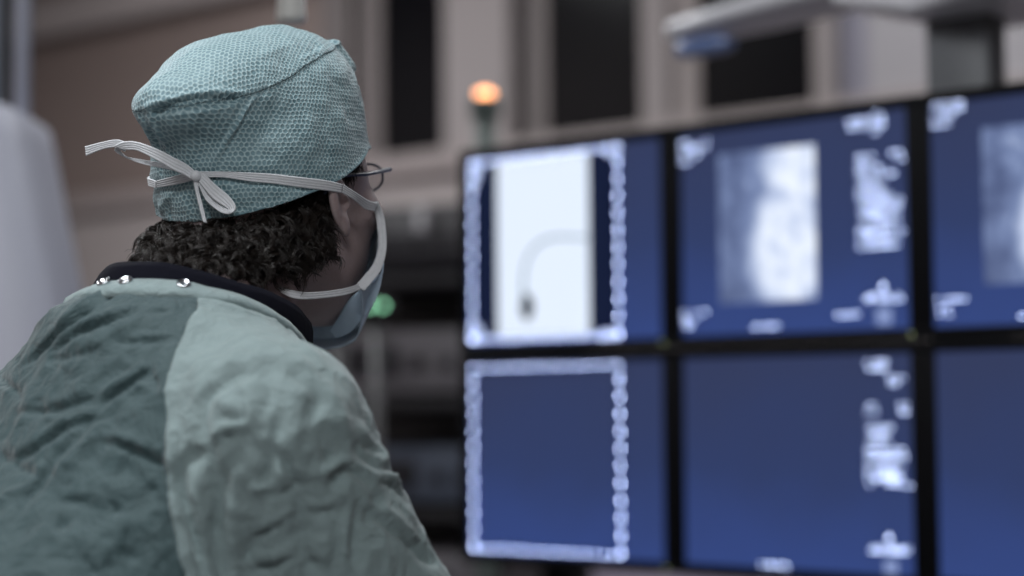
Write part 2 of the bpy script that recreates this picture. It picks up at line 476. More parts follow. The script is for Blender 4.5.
# pleat pocket along the crest at the back
d, k = polydist(V, picks([(150, 115), (170, 109), (195, 104), (220, 102), (242, 98)], f_cap0))
wd = .0016+.0042*np.sin(PI*np.clip(k, 0, 1))
disp -= .0046*(1-ss(wd*.75, wd*1.15, d))*ss(0, .1, k)*(1-ss(.93, 1, k))
d, k = polydist(V, picks([(146, 108), (165, 101), (188, 95), (215, 92), (245, 94)], f_cap0))
disp += .0016*np.exp(-(d/.0022)**2)
dc, k = polydist(V, CR, 300); disp += np.where(top > 0, .0008*np.exp(-dc/.004), -.0006*np.exp(-dc/.003))
# second seam and gathers
for pts, h, w in (([(257, 96), (245, 110), (232, 132), (220, 152), (211, 170)], .0030, .0019), ([(239, 99), (245, 106), (251, 112)], .0011, .0009), ([(228, 103), (232, 111)], .0010, .0012),
                  ([(215, 105), (219, 116)], .0008, .0014), ([(196, 108), (193, 124), (186, 140)], .0009, .003), ([(150, 118), (160, 135), (168, 160)], .0030, .0035),
                  ([(136, 112), (146, 128), (152, 150)], .0022, .004), ([(352, 62), (357, 90), (364, 120)], .0010, .003), ([(240, 120), (262, 122)], .0010, .002), ([(300, 60), (318, 52), (335, 47)], .0012, .002),
                  ([(150, 128), (158, 150), (160, 172)], -.0028, .003), ([(170, 205), (173, 222)], -.0015, .003), ([(188, 202), (190, 222)], .0012, .004), ([(208, 205), (210, 220)], -.0014, .003),
                  ([(230, 190), (236, 212)], .0010, .004), ([(176, 190), (166, 200), (160, 215)], .0015, .003), ([(255, 60), (290, 45)], .0012, .004), ([(140, 100), (160, 78), (190, 60)], .0010, .005),
                  ([(285, 175), (300, 195)], .0008, .003), ([(345, 100), (352, 140)], -.0010, .004), ([(330, 78), (346, 90)], -.0008, .003)):
    d, k = polydist(V, picks(pts, f_cap0)); disp += h*np.exp(-(d/w)**2)*np.sin(PI*np.clip(k*.9+.05, 0, 1))**.5
# tape squeeze
TAPE = [(155, 184), (175, 179), (195, 177), (225, 175), (250, 177), (275, 179), (300, 182), (325, 186), (345, 191)]
TP = picks([(x, y) for x, y in TAPE], f_cap0); TPl = H2(TP)
ta, tz = side_curve(TPl)
TZ = lambda q: curve_z(q, ta, tz, (TPl[0, 2], tz[-1]))
disp -= .0022*np.exp(-((q[:, 2]-TZ(q))/.006)**2)
disp += .0012*vnoise(q/.022, 1)+.0006*vnoise(q/.009, 2)+.0010*vnoise(q*V3(1, 1, .35)/.008, 3)*ss(.02, -.01, q[:, 2])
disp += .0012*ss(.006, 0, q[:, 2]-RZ(q))
CV = V+N*disp[:, None]
def cap_uv(q, panel):
    if panel:
        c_ = q-V3(0, -.004, .03); l_ = np.linalg.norm(c_, axis=1); h_ = np.hypot(c_[:, 0], c_[:, 1])+1e-9
        return c_[:, :2]*(np.arccos(np.clip(c_[:, 2]/l_, -1, 1))*.115/h_)[:, None]/.0043
    a = azi(q); return np.stack([a*.095, q[:, 2]], 1)/.0043
t = NT('cap fabric'); uv = t.uv(); o = t.obj()
wob = t.n('ShaderNodeTexNoise'); wob.inputs['Scale'].default_value = 60; t.l(o, wob.inputs['Vector'])
p = t.vmath('ADD', uv, t.vmath('MULTIPLY', t.vmath('SUBTRACT', wob.outputs['Color'], (.5, .5, .5)), (1.3, 1.3, 0)))
def lattice(off):
    a = t.vmath('DIVIDE', t.vmath('ADD', p, off), (1, 1.7320508, 1)); a = t.vmath('SUBTRACT', t.vmath('FRACTION', a), (.5, .5, 0))
    a = t.vmath('MULTIPLY', a, (1, 1.7320508, 0)); return t.vmath('LENGTH', a)
cell = t.math('MINIMUM', lattice((0, 0, 0)), lattice((.5, .8660254, 0)))
edge = t.ramp(cell, [(.26, 0.), (.50, 1.)])
fib = t.noise(o, 900, 2, .7)
base = t.mix(t.noise(o, 30, 4, .6), lin('7f9da5'), lin('92aeb5'))
col = t.mix(t.math('MULTIPLY', t.math('MULTIPLY', edge, .75), t.math('ADD', fib, .4)), t.mix(.0, base, base), lin('b8d0d2'))
dk = t.mix(t.math('MULTIPLY', t.math('SUBTRACT', 1, edge), t.math('MULTIPLY_ADD', t.noise(o, 90, 3), 1.3, 0)), col, lin('587a83'))
b = t.bsdf(Base_Color=dk, Roughness=.62, Sheen_Weight=.25)
n1 = t.bump(t.noise(o, 160, 4, .6), .35, .002, b); n2 = t.bump(edge, .55, .0010, b, n1); CAPM = t.m
cap = None
for nm, sgn in (('surgical_cap', -1), ('top_panel', 1)):
    v, tr_, at_ = clip(CV, T_, top*sgn, np.hstack([q]))
    if sgn > 0: v = v+HR[:, 2]*.0005
    ob = link(nm, v, tr_, CAPM, person if cap is None else cap, world=True, uv=cap_uv(at_, sgn > 0))
    so = ob.modifiers.new('thickness', 'SOLIDIFY'); so.thickness = .0009; so.offset = -1
    if cap is None: cap = ob
# stitched hem of the cap: a thin rolled edge
hem = []
for a in np.linspace(-PI, PI, 160, endpoint=False):
    dr = V3(math.sin(a), -math.cos(a), 0); r = .06
    z = float(RZ(dr[None]*.1)[0])+.0006
    lo_, hi_ = .03, .16
    for _ in range(40):
        m_ = (lo_+hi_)/2
        if f_cap0(H1(V3(dr[0]*m_, dr[1]*m_, z))[None])[0] < 0: lo_ = m_
        else: hi_ = m_
    hem.append(H1(V3(dr[0]*(lo_+.0002), dr[1]*(lo_+.0002), z)))
hem.append(hem[0])
MB().tube(hem, .0011, 8, caps=False).build('hem', CAPM, cap, True, world=True)
# ------------------------------------------------------------------ ribbons (tapes of cap and mask)
t = NT('white tape'); o = t.obj()
b = t.bsdf(Base_Color=t.mix(t.noise(o, 300, 3), lin('c9ccd0'), lin('dfe1e4')), Roughness=.75, Sheen_Weight=.2)
t.bump(t.noise(o, 1800, 2), .3, .0004, b); TAPEM = t.m
def ribbon(A, B, name, parent, mat=None, n=60, th=.0007, ribs=4, rib=.0005, side=None, m=17):
    A = catmull(A, n); B = catmull(B, n); u = np.linspace(0, 1, m); X = A[:, None]+(B-A)[:, None]*u[None, :, None]
    Tn = np.gradient((A+B)/2, axis=0); W = B-A; Nn = np.cross(Tn, W); Nn /= np.linalg.norm(Nn, axis=1)[:, None]+1e-12
    if side is not None and (Nn@np.asarray(side)).mean() < 0: Nn = -Nn
    h = th/2+rib*np.abs(np.sin(u*PI*ribs)) if ribs else np.full(m, th/2); h[0] = h[-1] = th*.3
    up = X+Nn[:, None]*h[None, :, None]; dn = X-Nn[:, None]*h[None, :, None]
    v = np.concatenate([up, dn[:, ::-1]], 1); k = 2*m; f = []
    for i in range(n-1):
        for j in range(k): f.append((i*k+j, i*k+(j+1) % k, (i+1)*k+(j+1) % k, (i+1)*k+j))
    f.append(tuple(range(k))[::-1]); f.append(tuple((n-1)*k+j for j in range(k)))
    return link(name, v.reshape(-1, 3), f, mat or TAPEM, parent, world=True)
BACK = -ray(220, 190)
YK = float(pick(197, 178, f_cap0)[1])
# lower tie of the mask round the cap; the bow at its knot
up_ = [(155, 181), (170, 177), (185, 173), (196, 171.5), (220, 171.5), (250, 172.5), (275, 174), (300, 177), (325, 180), (343, 184)]
lo_ = [(155, 188), (170, 186), (186, 182.5), (199, 178.5), (222, 177.5), (250, 181.5), (275, 184), (300, 187.5), (325, 190.5), (342, 193)]
# ------------------------------------------------------------------ mask
def mask_pt(u, v):
    """u -1 right side .. 1 left side, v 0 top .. 1 bottom, in head coordinates"""
    a = u*1.22; ct = max(0., math.cos(a)); x = -math.sin(a)*(.0700-.004*v)
    y = .052+.050*ct**.8+.030*ct**6*(1-abs(v-.35)*1.2)+.014*math.sin(PI*min(1, v))*ct
    zt = .030*ct**2.2-.006; zb = -.078-.048*ct**.7
    if v > .75: y -= (v-.75)*.10*ct
    z = zt+(zb-zt)*v
    return (x, y, z)
BIND = [(374, 202, 1.606), (379.5, 215, 1.614), (382, 233, 1.615), (382, 250, 1.614), (377, 267, 1.610), (367, 280, 1.604), (360, 288, 1.600)]
BL = H2(catmull([at(*p) for p in BIND], 60))
mv = []; nu, nv = 72, 44
for i in range(nu+1):
    for j in range(nv+1):
        u = -1+2*i/nu; v = j/nv; p_ = V3(*mask_pt(u, v)); e_ = BL[min(59, int(v*59+.5))]*V3(1 if u < 0 else -1, 1, 1); w_ = float(ss(.55, 1, abs(u))); p_ = p_*(1-w_)+e_*w_
        ple = .0022*((v*3.0) % 1-.5)*(1-abs(u)**4)*(.15 < v < .85)
        d_ = V3(math.sin(-u*1.2), math.cos(u*1.2), 0)
        mv.append(H1(p_+d_*(ple+.0008*float(vnoise((p_/.012)[None], 5)[0]))))
mf = [(i*(nv+1)+j, (i+1)*(nv+1)+j, (i+1)*(nv+1)+j+1, i*(nv+1)+j+1) for i in range(nu) for j in range(nv)]
t = NT('mask fabric'); o = t.obj()
b = t.bsdf(Base_Color=t.mix(t.noise(o, 60, 3), lin('aec4d8'), lin('c2d4e4')), Roughness=.7, Sheen_Weight=.2)
b.inputs['Subsurface Weight'].default_value = 0
t.bump(t.noise(o, 900, 2), .3, .0004, b); MASKM = t.m
mask = link('surgical_mask', mv, mf, MASKM, person, world=True)
so = mask.modifiers.new('thickness', 'SOLIDIFY'); so.thickness = .0010; so.offset = 0
# ------------------------------------------------------------------ gown
RING_A, RING_B = .100, .092        # neckline: forward and sideways radius, torso frame
def ring(t_, ka=1, kb=1, dz=0):
    """t 0 front, pi/2 right, pi back"""
    return T1((RING_B*kb*math.sin(t_), RING_A*ka*math.cos(t_)-.004, dz+.004*math.cos(t_)))
def f_gown(P):
    q = T2(P)
    d = f_torso(P, .013)
    d = smin(d, ell(q, (.005, -.012, -.047), (.103, .116, .052)), .03)
    d = smin(d, ell(q, (0, -.055, -.17), (.150, .075, .15)), .05)
    # skirt
    d = smin(d, cone(P, PEL+Zh*.15, PEL-Zh*.50, .17, .235), .10)
    for s, S, E, Wr in ((1, S_R, E_R, W_R), (-1, S_L, E_L, W_L)):
        M_ = S*.45+E*.55
        a = smin(cone(P, S+Zh*.004, M_, .072, .074), cone(P, M_, E, .074, .062), .02)
        a = smin(a, cone(P, E, Wr-(Wr-E)*.02, .056, .037), .02)
        d = smin(d, a, .035)
    return d
# fold lines, each placed on the cloth: (points, height, width)
FOLDS = [
 # back panel
 ([(120, 290), (95, 305), (70, 322), (45, 345), (25, 365)], -.0060, .0042), ([(112, 288), (85, 303), (60, 322)], .0040, .005),
 ([(135, 312), (105, 322), (75, 335), (52, 352)], -.0040, .004), ([(130, 306), (100, 317), (70, 330)], .0030, .005),
 ([(172, 310), (150, 311)], -.0030, .003), ([(170, 341), (140, 341), (115, 343)], -.0028, .003), ([(168, 336), (135, 337)], .0020, .004),
 ([(98, 349), (75, 357), (50, 360)], -.0030, .003), ([(150, 372), (130, 384), (112, 396), (100, 408)], -.0050, .004), ([(152, 372), (157, 385), (158, 398)], -.0040, .004),
 ([(146, 367), (125, 380), (105, 392)], .0038, .005), ([(165, 352), (160, 375), (165, 400)], .002, .006),
 ([(0, 378), (15, 390), (22, 402)], -.0040, .004), ([(60, 300), (48, 318), (35, 330)], .0035, .005), ([(52, 296), (40, 315), (22, 345), (5, 365)], -.0030, .004),
 ([(92, 400), (70, 407), (45, 412), (15, 413)], -.0040, .004), ([(95, 418), (75, 425), (50, 440), (25, 455), (0, 457)], -.0050, .005), ([(100, 412), (70, 420), (45, 433)], .0035, .006),
 ([(0, 455), (15, 465), (35, 475)], -.0050, .0035), ([(90, 420), (75, 440), (55, 462), (35, 490), (15, 520)], -.0048, .006), ([(98, 425), (82, 448), (62, 470)], .0035, .007),
 ([(110, 441), (128, 448), (145, 455), (162, 464)], -.0055, .004), ([(105, 436), (130, 443), (158, 455)], .0035, .005),
 ([(110, 505), (122, 514)], -.0045, .005), ([(103, 538), (110, 541)], -.0045, .005), ([(125, 553), (136, 557)], -.0045, .005), ([(148, 488), (158, 493)], -.0035, .005), ([(60, 520), (64, 530)], -.0035, .005),
 ([(80, 555), (95, 576)], -.004, .004), ([(0, 500), (30, 488)], .003, .006), ([(110, 560), (112, 576)], -.003, .004), ([(60, 500), (85, 503)], -.003, .005), ([(20, 560), (45, 530), (60, 545)], .003, .006),
 ([(125, 350), (100, 370), (70, 400)], .0028, .010), ([(40, 380), (20, 420), (10, 445)], .003, .009),
 # sleeve: fall below the shoulder blade
 ([(196, 455), (182, 465), (180, 485), (186, 510), (196, 545), (204, 580)], -.0100, .0055), ([(172, 430), (172, 470), (180, 515), (192, 560), (198, 580)], .0060, .0055),
 ([(197, 452), (185, 457)], -.0060, .005), ([(205, 470), (196, 490), (200, 505), (207, 540), (214, 580)], .0050, .006),
 ([(205, 425), (210, 445), (214, 470), (220, 500), (222, 540), (222, 580)], -.0085, .0060), ([(240, 450), (228, 470), (224, 500)], -.0060, .006), ([(216, 512), (212, 540), (216, 570)], -.0060, .005),
 ([(212, 436), (228, 428), (245, 426)], .0065, .0045), ([(214, 441), (232, 437), (246, 432)], -.0050, .004), ([(233, 480), (230, 520), (232, 576)], .0050, .008),
 ([(250, 372), (232, 378), (218, 388), (206, 400), (203, 420)], -.0065, .007), ([(262, 366), (270, 385), (266, 410)], -.0050, .006), ([(225, 400), (235, 412)], .004, .006),
 ([(245, 385), (250, 405), (252, 425)], .0035, .006), ([(195, 360), (200, 390), (192, 420)], .003, .010),
 # sleeve: crushed cloth over the upper arm
 ([(272, 455), (268, 470), (262, 480)], -.0045, .004), ([(278, 452), (285, 465), (296, 485)], -.0055, .004), ([(276, 462), (280, 475), (277, 482)], .0045, .005),
 ([(300, 480), (290, 490), (270, 497)], -.004, .004), ([(255, 485), (262, 492)], .004, .005), ([(285, 520), (270, 530), (255, 540)], -.005, .004), ([(290, 512), (272, 522), (258, 530)], .0035, .005),
 ([(253, 545), (246, 560)], -.006, .004), ([(290, 560), (270, 568), (250, 572)], -.005, .004), ([(290, 548), (272, 556), (256, 560)], .004, .005), ([(298, 485), (300, 520), (303, 550), (308, 576)], -.0045, .006),
 ([(310, 560), (314, 570)], -.007, .006), ([(345, 478), (335, 483), (330, 488)], -.007, .004), ([(330, 476), (345, 469), (358, 474), (368, 483)], -.0070, .0045), ([(328, 470), (343, 463), (360, 467), (374, 476)], .0045, .0045),
 ([(300, 470), (318, 474), (332, 468)], .0035, .005), ([(325, 455), (330, 462)], -.005, .004), ([(310, 512), (325, 512), (338, 508)], -.0045, .004), ([(308, 506), (322, 505), (336, 501)], .0035, .005),
 ([(355, 445), (365, 457), (378, 466)], -.005, .004), ([(362, 441), (372, 448), (380, 452)], -.0055, .004), ([(376, 470), (388, 468), (398, 470)], -.0055, .004), ([(378, 480), (395, 488), (404, 498)], -.0055, .004),
 ([(376, 475), (392, 478), (404, 486)], .004, .005), ([(360, 508), (375, 516), (392, 530), (410, 545), (428, 562)], -.0065, .0045), ([(366, 502), (385, 512), (402, 528), (420, 545)], .0050, .005),
 ([(362, 520), (373, 522)], -.0055, .004), ([(356, 515), (353, 535), (352, 560)], -.0060, .0055), ([(346, 520), (344, 550), (342, 576)], .0045, .006), ([(338, 515), (338, 545), (338, 576)], -.005, .006),
 ([(408, 545), (420, 548)], -.005, .004), ([(418, 556), (432, 562)], -.006, .004), ([(400, 505), (415, 530), (430, 556)], .0045, .006), ([(373, 500), (380, 505)], -.004, .004),
 ([(335, 490), (350, 500), (352, 508)], .0035, .005), ([(310, 385), (318, 400), (312, 418)], -.0035, .007), ([(330, 400), (345, 430), (350, 450)], .003, .009), ([(290, 400), (292, 430), (285, 450)], .003, .008),
 ([(355, 410), (372, 430), (385, 450)], -.003, .008), ([(270, 360), (276, 376)], -.003, .006), ([(285, 372), (300, 378)], -.0030, .006), ([(300, 360), (312, 372)], .003, .007), ([(282, 410), (276, 440)], -.003, .006),
 # shoulder and yoke
 ([(205, 300), (235, 308), (262, 318)], .0016, .005), ([(215, 294), (250, 306), (270, 318)], -.0018, .004), ([(225, 290), (258, 306), (280, 325)], .0018, .003), ([(240, 345), (225, 360)], .002, .006),
 ([(200, 325), (240, 335), (275, 350)], .0018, .010), ([(295, 345), (310, 352), (325, 366)], .002, .006), ([(272, 322), (288, 330), (300, 342)], -.0020, .004)]
lo = (HC[0]-.50, HC[1]-.42, .40); hi = (HC[0]+.42, HC[1]+.42, NC[2]+.06)
V, F = mesh_sdf(f_gown, lo, hi, .0034)
T_ = tri(F)
V, T_ = clip(V, T_, V[:, 2]-.43)                                   # open hem
for _ in range(2):
    q = T2(V)
    g = np.sqrt((q[:, 0]/(RING_B*1.02))**2+((q[:, 1]+.004)/(RING_A*1.02))**2)-1
g = np.where(q[:, 2] > -.07, g*.1, 1.)
V, T_ = clip(V, T_, g)
for Wr, E in ((W_R, E_R), (W_L, E_L)):                             # open cuffs
    D = Wr-E; D /= np.linalg.norm(D); near = np.linalg.norm(V-Wr, axis=1) < .12
    V, T_ = clip(V, T_, np.where(near, .012-(V-Wr)@D, 1.))
N = vnormals(V, T_); q = T2(V)
disp = np.zeros(len(V))
front = (N@(-ray(250, 400)) > -.35)
for pts, h, w in FOLDS:
    d, k = polydist(V, picks(pts, f_gown), 90)
    disp += np.where(front, h*1.1*np.exp(-(d/(w*.82))**2)*np.sin(PI*np.clip(k*.86+.07, 0, 1))**.6, 0)
away = 1-front.astype(float)
arm = ss(-.02, -.10, q[:, 2])
warp = np.stack([vnoise(V/.06, 30+i) for i in range(3)], 1)*.016
W2 = V+warp
disp += .0030*vnoise(W2/.045, 11)*(.3+.4*arm)+.0020*vnoise(W2/.020, 12)*(.35+.65*arm)+.0009*vnoise(W2/.010, 13)
rd = 1-np.abs(vnoise(W2*V3(1, 1, .45)/.030, 14))*2.2
disp += .0026*np.clip(rd, -.5, 1)*arm*(.5+.5*away)+.0012*np.clip(1-np.abs(vnoise(W2/.016, 15))*3, -.3, 1)*(.3+.7*arm)
low = ss(.95, .75, V[:, 2]); ang = np.arctan2(V[:, 1]-PEL[1], V[:, 0]-PEL[0])
disp += low*.012*np.sin(ang*11+2*vnoise(V/.2, 20))
disp = np.where(disp < 0, -.0075*np.tanh(-disp/.0075), .009*np.tanh(disp/.009))
V = V+N*disp[:, None]
# seams
SEAM = T2(picks([(206, 290), (197, 308), (182, 336), (169, 375), (165, 415), (168, 455), (176, 520), (186, 572)], f_gown))
sz = np.r_[.05, SEAM[:, 2], SEAM[-1, 2]-.10, -1.5]; sx = np.r_[SEAM[0, 0], SEAM[:, 0], SEAM[-1, 0]+.02, .25]
def seam(q): return np.interp(-q[:, 2], -sz, sx)
def cloth(name, c1, c2, rough=.78):
    t = NT(name); o = t.obj()
    b = t.bsdf(Base_Color=t.mix(t.noise(o, 14, 5, .6), lin(c1), lin(c2)), Roughness=rough, Sheen_Weight=.22, Sheen_Roughness=.5)
    n1 = t.bump(t.noise(o, 55, 5, .6, 1.2), .7, .006, b)
    t.bump(t.noise(o, 1500, 2), .15, .0004, b, n1); return t.m
LIGHTG = cloth('light green gown cloth', '78898a', '859797'); DARKG = cloth('dark teal gown cloth', '2f4548', '364e51', .7)
q = T2(V); sr = seam(q)
sr = np.where(q[:, 0] < 0, sr*1.25+.07, sr); back = np.minimum(sr-np.abs(q[:, 0]), -q[:, 1]) ; back = np.where(q[:, 1] > 0, -np.abs(q[:, 1])-.001, back)
gown = None
def part(name, g, mat):
    global gown
    v, tr_ = clip(V, T_, g)
    if not len(tr_): return None
    ob = link(name, v, tr_, mat, person if gown is None else gown, world=True)
    so = ob.modifiers.new('thickness', 'SOLIDIFY'); so.thickness = .0012; so.offset = -1
    return ob
gown = part('gown', back, DARKG)                                    # the back panel carries the rest
gown['label'] = 'dark teal back panel of the gown'
rest = -back
V0, T0 = V, T_
V, T_, q = (lambda r: (r[0], r[1], r[2]))(clip(V0, T0, rest, T2(V0)))
sr = seam(q)
for s in (1, -1):
    o = part('sleeve', s*q[:, 0]-.07*ss(.0, -.2, q[:, 2])*0-.055, LIGHTG)
    if s == 1: o['label'] = 'light green right sleeve'
part('front_panel', .055-np.abs(q[:, 0]), LIGHTG)
# stitched seam cord along the right seam
sm = []
for z in np.linspace(-.012, -.34, 60):
    xs = float(np.interp(-z, -sz, sx)); 
    a = T1((xs, -.30, z)); d_ = TR[:, 1]; t_ = 0
    for _ in range(80):
        s_ = f_gown((a+d_*t_)[None])[0]
        if s_ < 1e-4: break
        t_ += max(s_*.7, 1e-4)
    sm.append(a+d_*t_)
# ------------------------------------------------------------------ collar band, snaps
def band(name, t0, t1, prof, mat, parent, n=120, wob=0):
    """a strip following the neckline; prof gives (ring scale, height) across"""
    A = []
    for i in range(n):
        tt = t0+(t1-t0)*i/(n-1); w = wob*float(vnoise(V3(tt*3, 0, 0)[None], 4)[0])
        A.append([ring(tt, k, k, dz+w) for k, dz in prof])
    return strip(name, np.array(A), mat, parent)
def strip(name, A, mat, parent, th=.0022):
    n, m = A.shape[:2]; f = [(i*m+j, (i+1)*m+j, (i+1)*m+j+1, i*m+j+1) for i in range(n-1) for j in range(m-1)]
    ob = link(name, A.reshape(-1, 3), f, mat, parent, world=True)
    so = ob.modifiers.new('thickness', 'SOLIDIFY'); so.thickness = th; so.offset = 1
    return ob
def on_gown(tt, k, off):
    p = ring(tt, k, k, .07); d_ = -TR[:, 2]; t_ = 0.
    for _ in range(120):
        s_ = float(f_gown((p+d_*t_)[None])[0])-off
        if s_ < 1e-4: break
        t_ += max(s_*.8, 1e-4)
    return p+d_*t_
ks = [1.155, 1.145, 1.10, 1.06, 1.03, 1.0, .985, .980]; of = [-.001, .0035, .0040, .0038, .0034, .0038, .0030, -.004]
A = np.array([[on_gown(tt, k, o_+.0008*float(vnoise(V3(tt*5, k*6, 0)[None], 8)[0])) for k, o_ in zip(ks, of)] for tt in np.linspace(-2.6, 3.6, 170)])
A[:, -2:] = np.array([[ring(tt, .985, .985, T2(A[i, -3])[2]-(.0022*1-.0)) , ring(tt, .98, .98, T2(A[i, -3])[2]-.010)] for i, tt in enumerate(np.linspace(-2.6, 3.6, 170))])-np.array([ring(0, 1, 1, 0)-ring(0, 1, 1, 0)])
for i, tt in enumerate(np.linspace(-2.6, 3.6, 170)):
    z_ = T2(A[i, -3])[2]
    for j_, (k, dz) in enumerate(((.985, -.001), (.980, -.010))):
        r_ = T2(ring(tt, k, k, 0)); r_[2] = z_+dz; A[i, -2+j_] = T1(r_)
strip('collar_band', A, LIGHTG, gown, .0016)
NAVY = plain('navy collar cloth', '0d0e18', .95, bump=.002, bs=90, Specular_IOR_Level=.12)
apron = band('lead_apron_collar', 0, 2*PI, [(.985, -.03), (.970, .004), (.94, .016), (.91, .022), (.885, .020), (.87, -.02)], NAVY, person, 160, .0012)
SNAPM = plain('chrome', 'd8dade', .18, 1, 0)
def snap(px, py):
    ts = np.linspace(2.2, 4.6, 200); P_ = np.array([on_gown(t_, 1.07, .0042) for t_ in ts]); P_ = P_[P_[:, 1] < NC[1]+.05]
    c = P_[np.argmin(np.abs(proj(P_)[:, 0]-px)+(P_[:, 1] > NC[1]+.03)*50)]; z = (c-NC)/np.linalg.norm(c-NC)*.75+TR[:, 2]*.65; z /= np.linalg.norm(z); c = c+z*.0006
    x = np.cross(z, V3(0, 0, 1)); x /= np.linalg.norm(x); m = np.eye(4); m[:3, :3] = np.stack([x, np.cross(z, x), z], 1); m[:3, 3] = c
    MB().lathe([(.0050, -.004), (.0058, .0002), (.0054, .0014), (.0042, .0018), (.0036, .0009), (.0015, .0007), (.0002, .0009)], 28, 0, m).build('snap_button', SNAPM, gown, True, world=True)
# ------------------------------------------------------------------ tapes
edge = lambda L, f, off: np.array([pick(x, y, f, off) for x, y in L])
tie = ribbon(edge(up_, f_cap0, .0016), edge(lo_, f_cap0, .0016), 'tie_tape', mask, side=BACK)
# forward to the mask corner
A_ = [pick(343, 184, f_cap0, .0016), at(357, 193, 1.565), at(368, 200, 1.59), at(377, 203, 1.605)]
B_ = [pick(342, 193, f_cap0, .0016), at(354, 200, 1.565), at(365, 209, 1.59), at(374, 211, 1.605)]
ribbon(A_, B_, 'tie_tape', mask, side=BACK)
# round the far side of the cap, back to the knot
fa, fb = [], []
for k in range(40):
    a = ta[0]-(PI*.66)*k/39
    for z0, L in ((+.004, fa), (-.003, fb)):
        zz = float(tz[0])+.03*k/39+z0; dr = V3(math.sin(a), -math.cos(a), 0); l_, h_ = .03, .16
        for _ in range(30):
            m_ = (l_+h_)/2
            if f_cap0(H1((dr[0]*m_, dr[1]*m_, zz))[None])[0] < .0016: l_ = m_
            else: h_ = m_
        L.append(H1((dr[0]*l_, dr[1]*l_, zz)))
ribbon([pick(157, 181, f_cap0, .0016)]+fa[2:], [pick(157, 188, f_cap0, .0016)]+fb[2:], 'tie_tape', mask)
K = YK-.006
def free(L, Y): 
    Y = np.interp(np.linspace(0, 1, len(L)), np.linspace(0, 1, len(Y)), Y); return [at(x, y, yy) for (x, y), yy in zip(L, Y)]
# left loop: upper strand, and the folded return below it
ribbon(free([(114, 146), (122, 142), (135, 141.5), (155, 148), (175, 158), (188, 165), (197, 173)], [K-.004, K-.010, K-.002]),
       free([(121, 149), (128, 150), (138, 151), (156, 160), (173, 170), (184, 175), (193, 181)], [K-.004, K-.010, K-.002]), 'bow_loop', mask, side=BACK)
ribbon(free([(123, 143), (116, 147), (115, 151), (125, 156), (145, 160), (165, 163), (192, 169)], [K-.004, K+.004, K]),
       free([(128, 147), (121, 150), (121, 152), (130, 159.5), (146, 165), (166, 169), (190, 175)], [K-.003, K+.004, K]), 'bow_loop', mask, side=BACK)
ribbon(free([(85, 146.5), (100, 142.5), (117, 139.5), (128, 143)], [K-.002, K]), free([(86, 156), (101, 150), (115, 147.5), (125, 152)], [K-.002, K]), 'tape_end', mask, side=BACK)
# right loop
ribbon(free([(194, 172), (204, 174), (216, 185), (228, 195), (235, 204), (235.5, 210), (231, 213.5)], [K-.004, K-.008, K-.010]),
       free([(198, 180), (202, 186), (212, 198), (220, 204), (225, 207), (229, 210), (229, 212)], [K-.004, K-.007, K-.008]), 'bow_loop', mask, side=BACK)
ribbon(free([(196, 175), (199, 186), (205, 199), (214, 208), (223, 213.5), (231, 214)], [K-.003, K-.004, K-.010]),
       free([(201, 178), (205, 188), (212, 198), (219, 204), (225, 208), (230, 210)], [K-.003, K-.003, K-.009]), 'bow_loop', mask, side=BACK)
ribbon(free([(192, 174), (195, 190), (199, 207), (203, 222)], [K-.004, K-.006]), free([(198, 176), (199, 190), (203, 206), (207, 223)], [K-.004, K-.006]), 'tape_end', mask, side=BACK, ribs=2)
kn = MB(); kc = at(196, 176, K-.005); m = np.eye(4); m[:3, 3] = kc; kn.lathe([(.0004, -.0048), (.0034, -.0036), (.0048, 0), (.0034, .0036), (.0004, .0048)], 16, 0, m); kn.build('knot', TAPEM, mask, True, world=True)
# right side binding of the mask, corner to corner
_BA = free([(371, 201), (377, 215), (379, 232), (378, 248), (371, 265), (362, 280), (357, 287)], [1.605, 1.612, 1.612, 1.60])
BIND_B = free([(377, 203), (382, 215), (385, 235), (386, 252), (382, 268), (372, 280), (362, 289)], [1.607, 1.618, 1.618, 1.602])
BIND_A = [at(x-4.2, y+o_, d_) for (x, y, d_), o_ in zip(BIND, (0, 0, 0, -1, -2.5, -3, -3))]; BIND_B = [at(x+4.2, y-o_, d_) for (x, y, d_), o_ in zip(BIND, (0, 0, 0, -1, -2.5, -3, -3))]
ribbon(BIND_A, BIND_B, 'side_binding', mask, side=BACK, ribs=2, rib=.0003)
# lower tie, from the lower corner back round the neck
LA = free([(358, 284), (345, 288), (325, 291), (305, 292), (288, 289), (278, 287)], [1.600, 1.560, 1.525, 1.53]); LB = free([(360, 290), (346, 295), (326, 298), (306, 299.5), (292, 298), (282, 293)], [1.600, 1.560, 1.525, 1.53])
ribbon(LA, LB, 'tie_tape', mask, side=BACK, ribs=3)
# loose lower edge of the mask, curling under the chin
fl = ribbon(free([(384, 263), (377, 279), (360, 290), (347, 302), (339, 316), (330, 330)], [1.612, 1.62, 1.65]), free([(383, 272), (379, 291), (372, 307), (360, 322), (349, 333), (336, 338)], [1.615, 1.63, 1.66]), 'lower_flap', mask, MASKM, side=BACK, ribs=0, th=.001)
ribbon(free([(346, 309), (334, 314), (322, 318), (312, 325), (306, 332)], [1.672, 1.69, 1.69]), free([(350, 332), (340, 337), (326, 339), (314, 338), (307, 335)], [1.660, 1.685, 1.69]), 'lower_flap', mask, MASKM, side=BACK, ribs=0, th=.001)
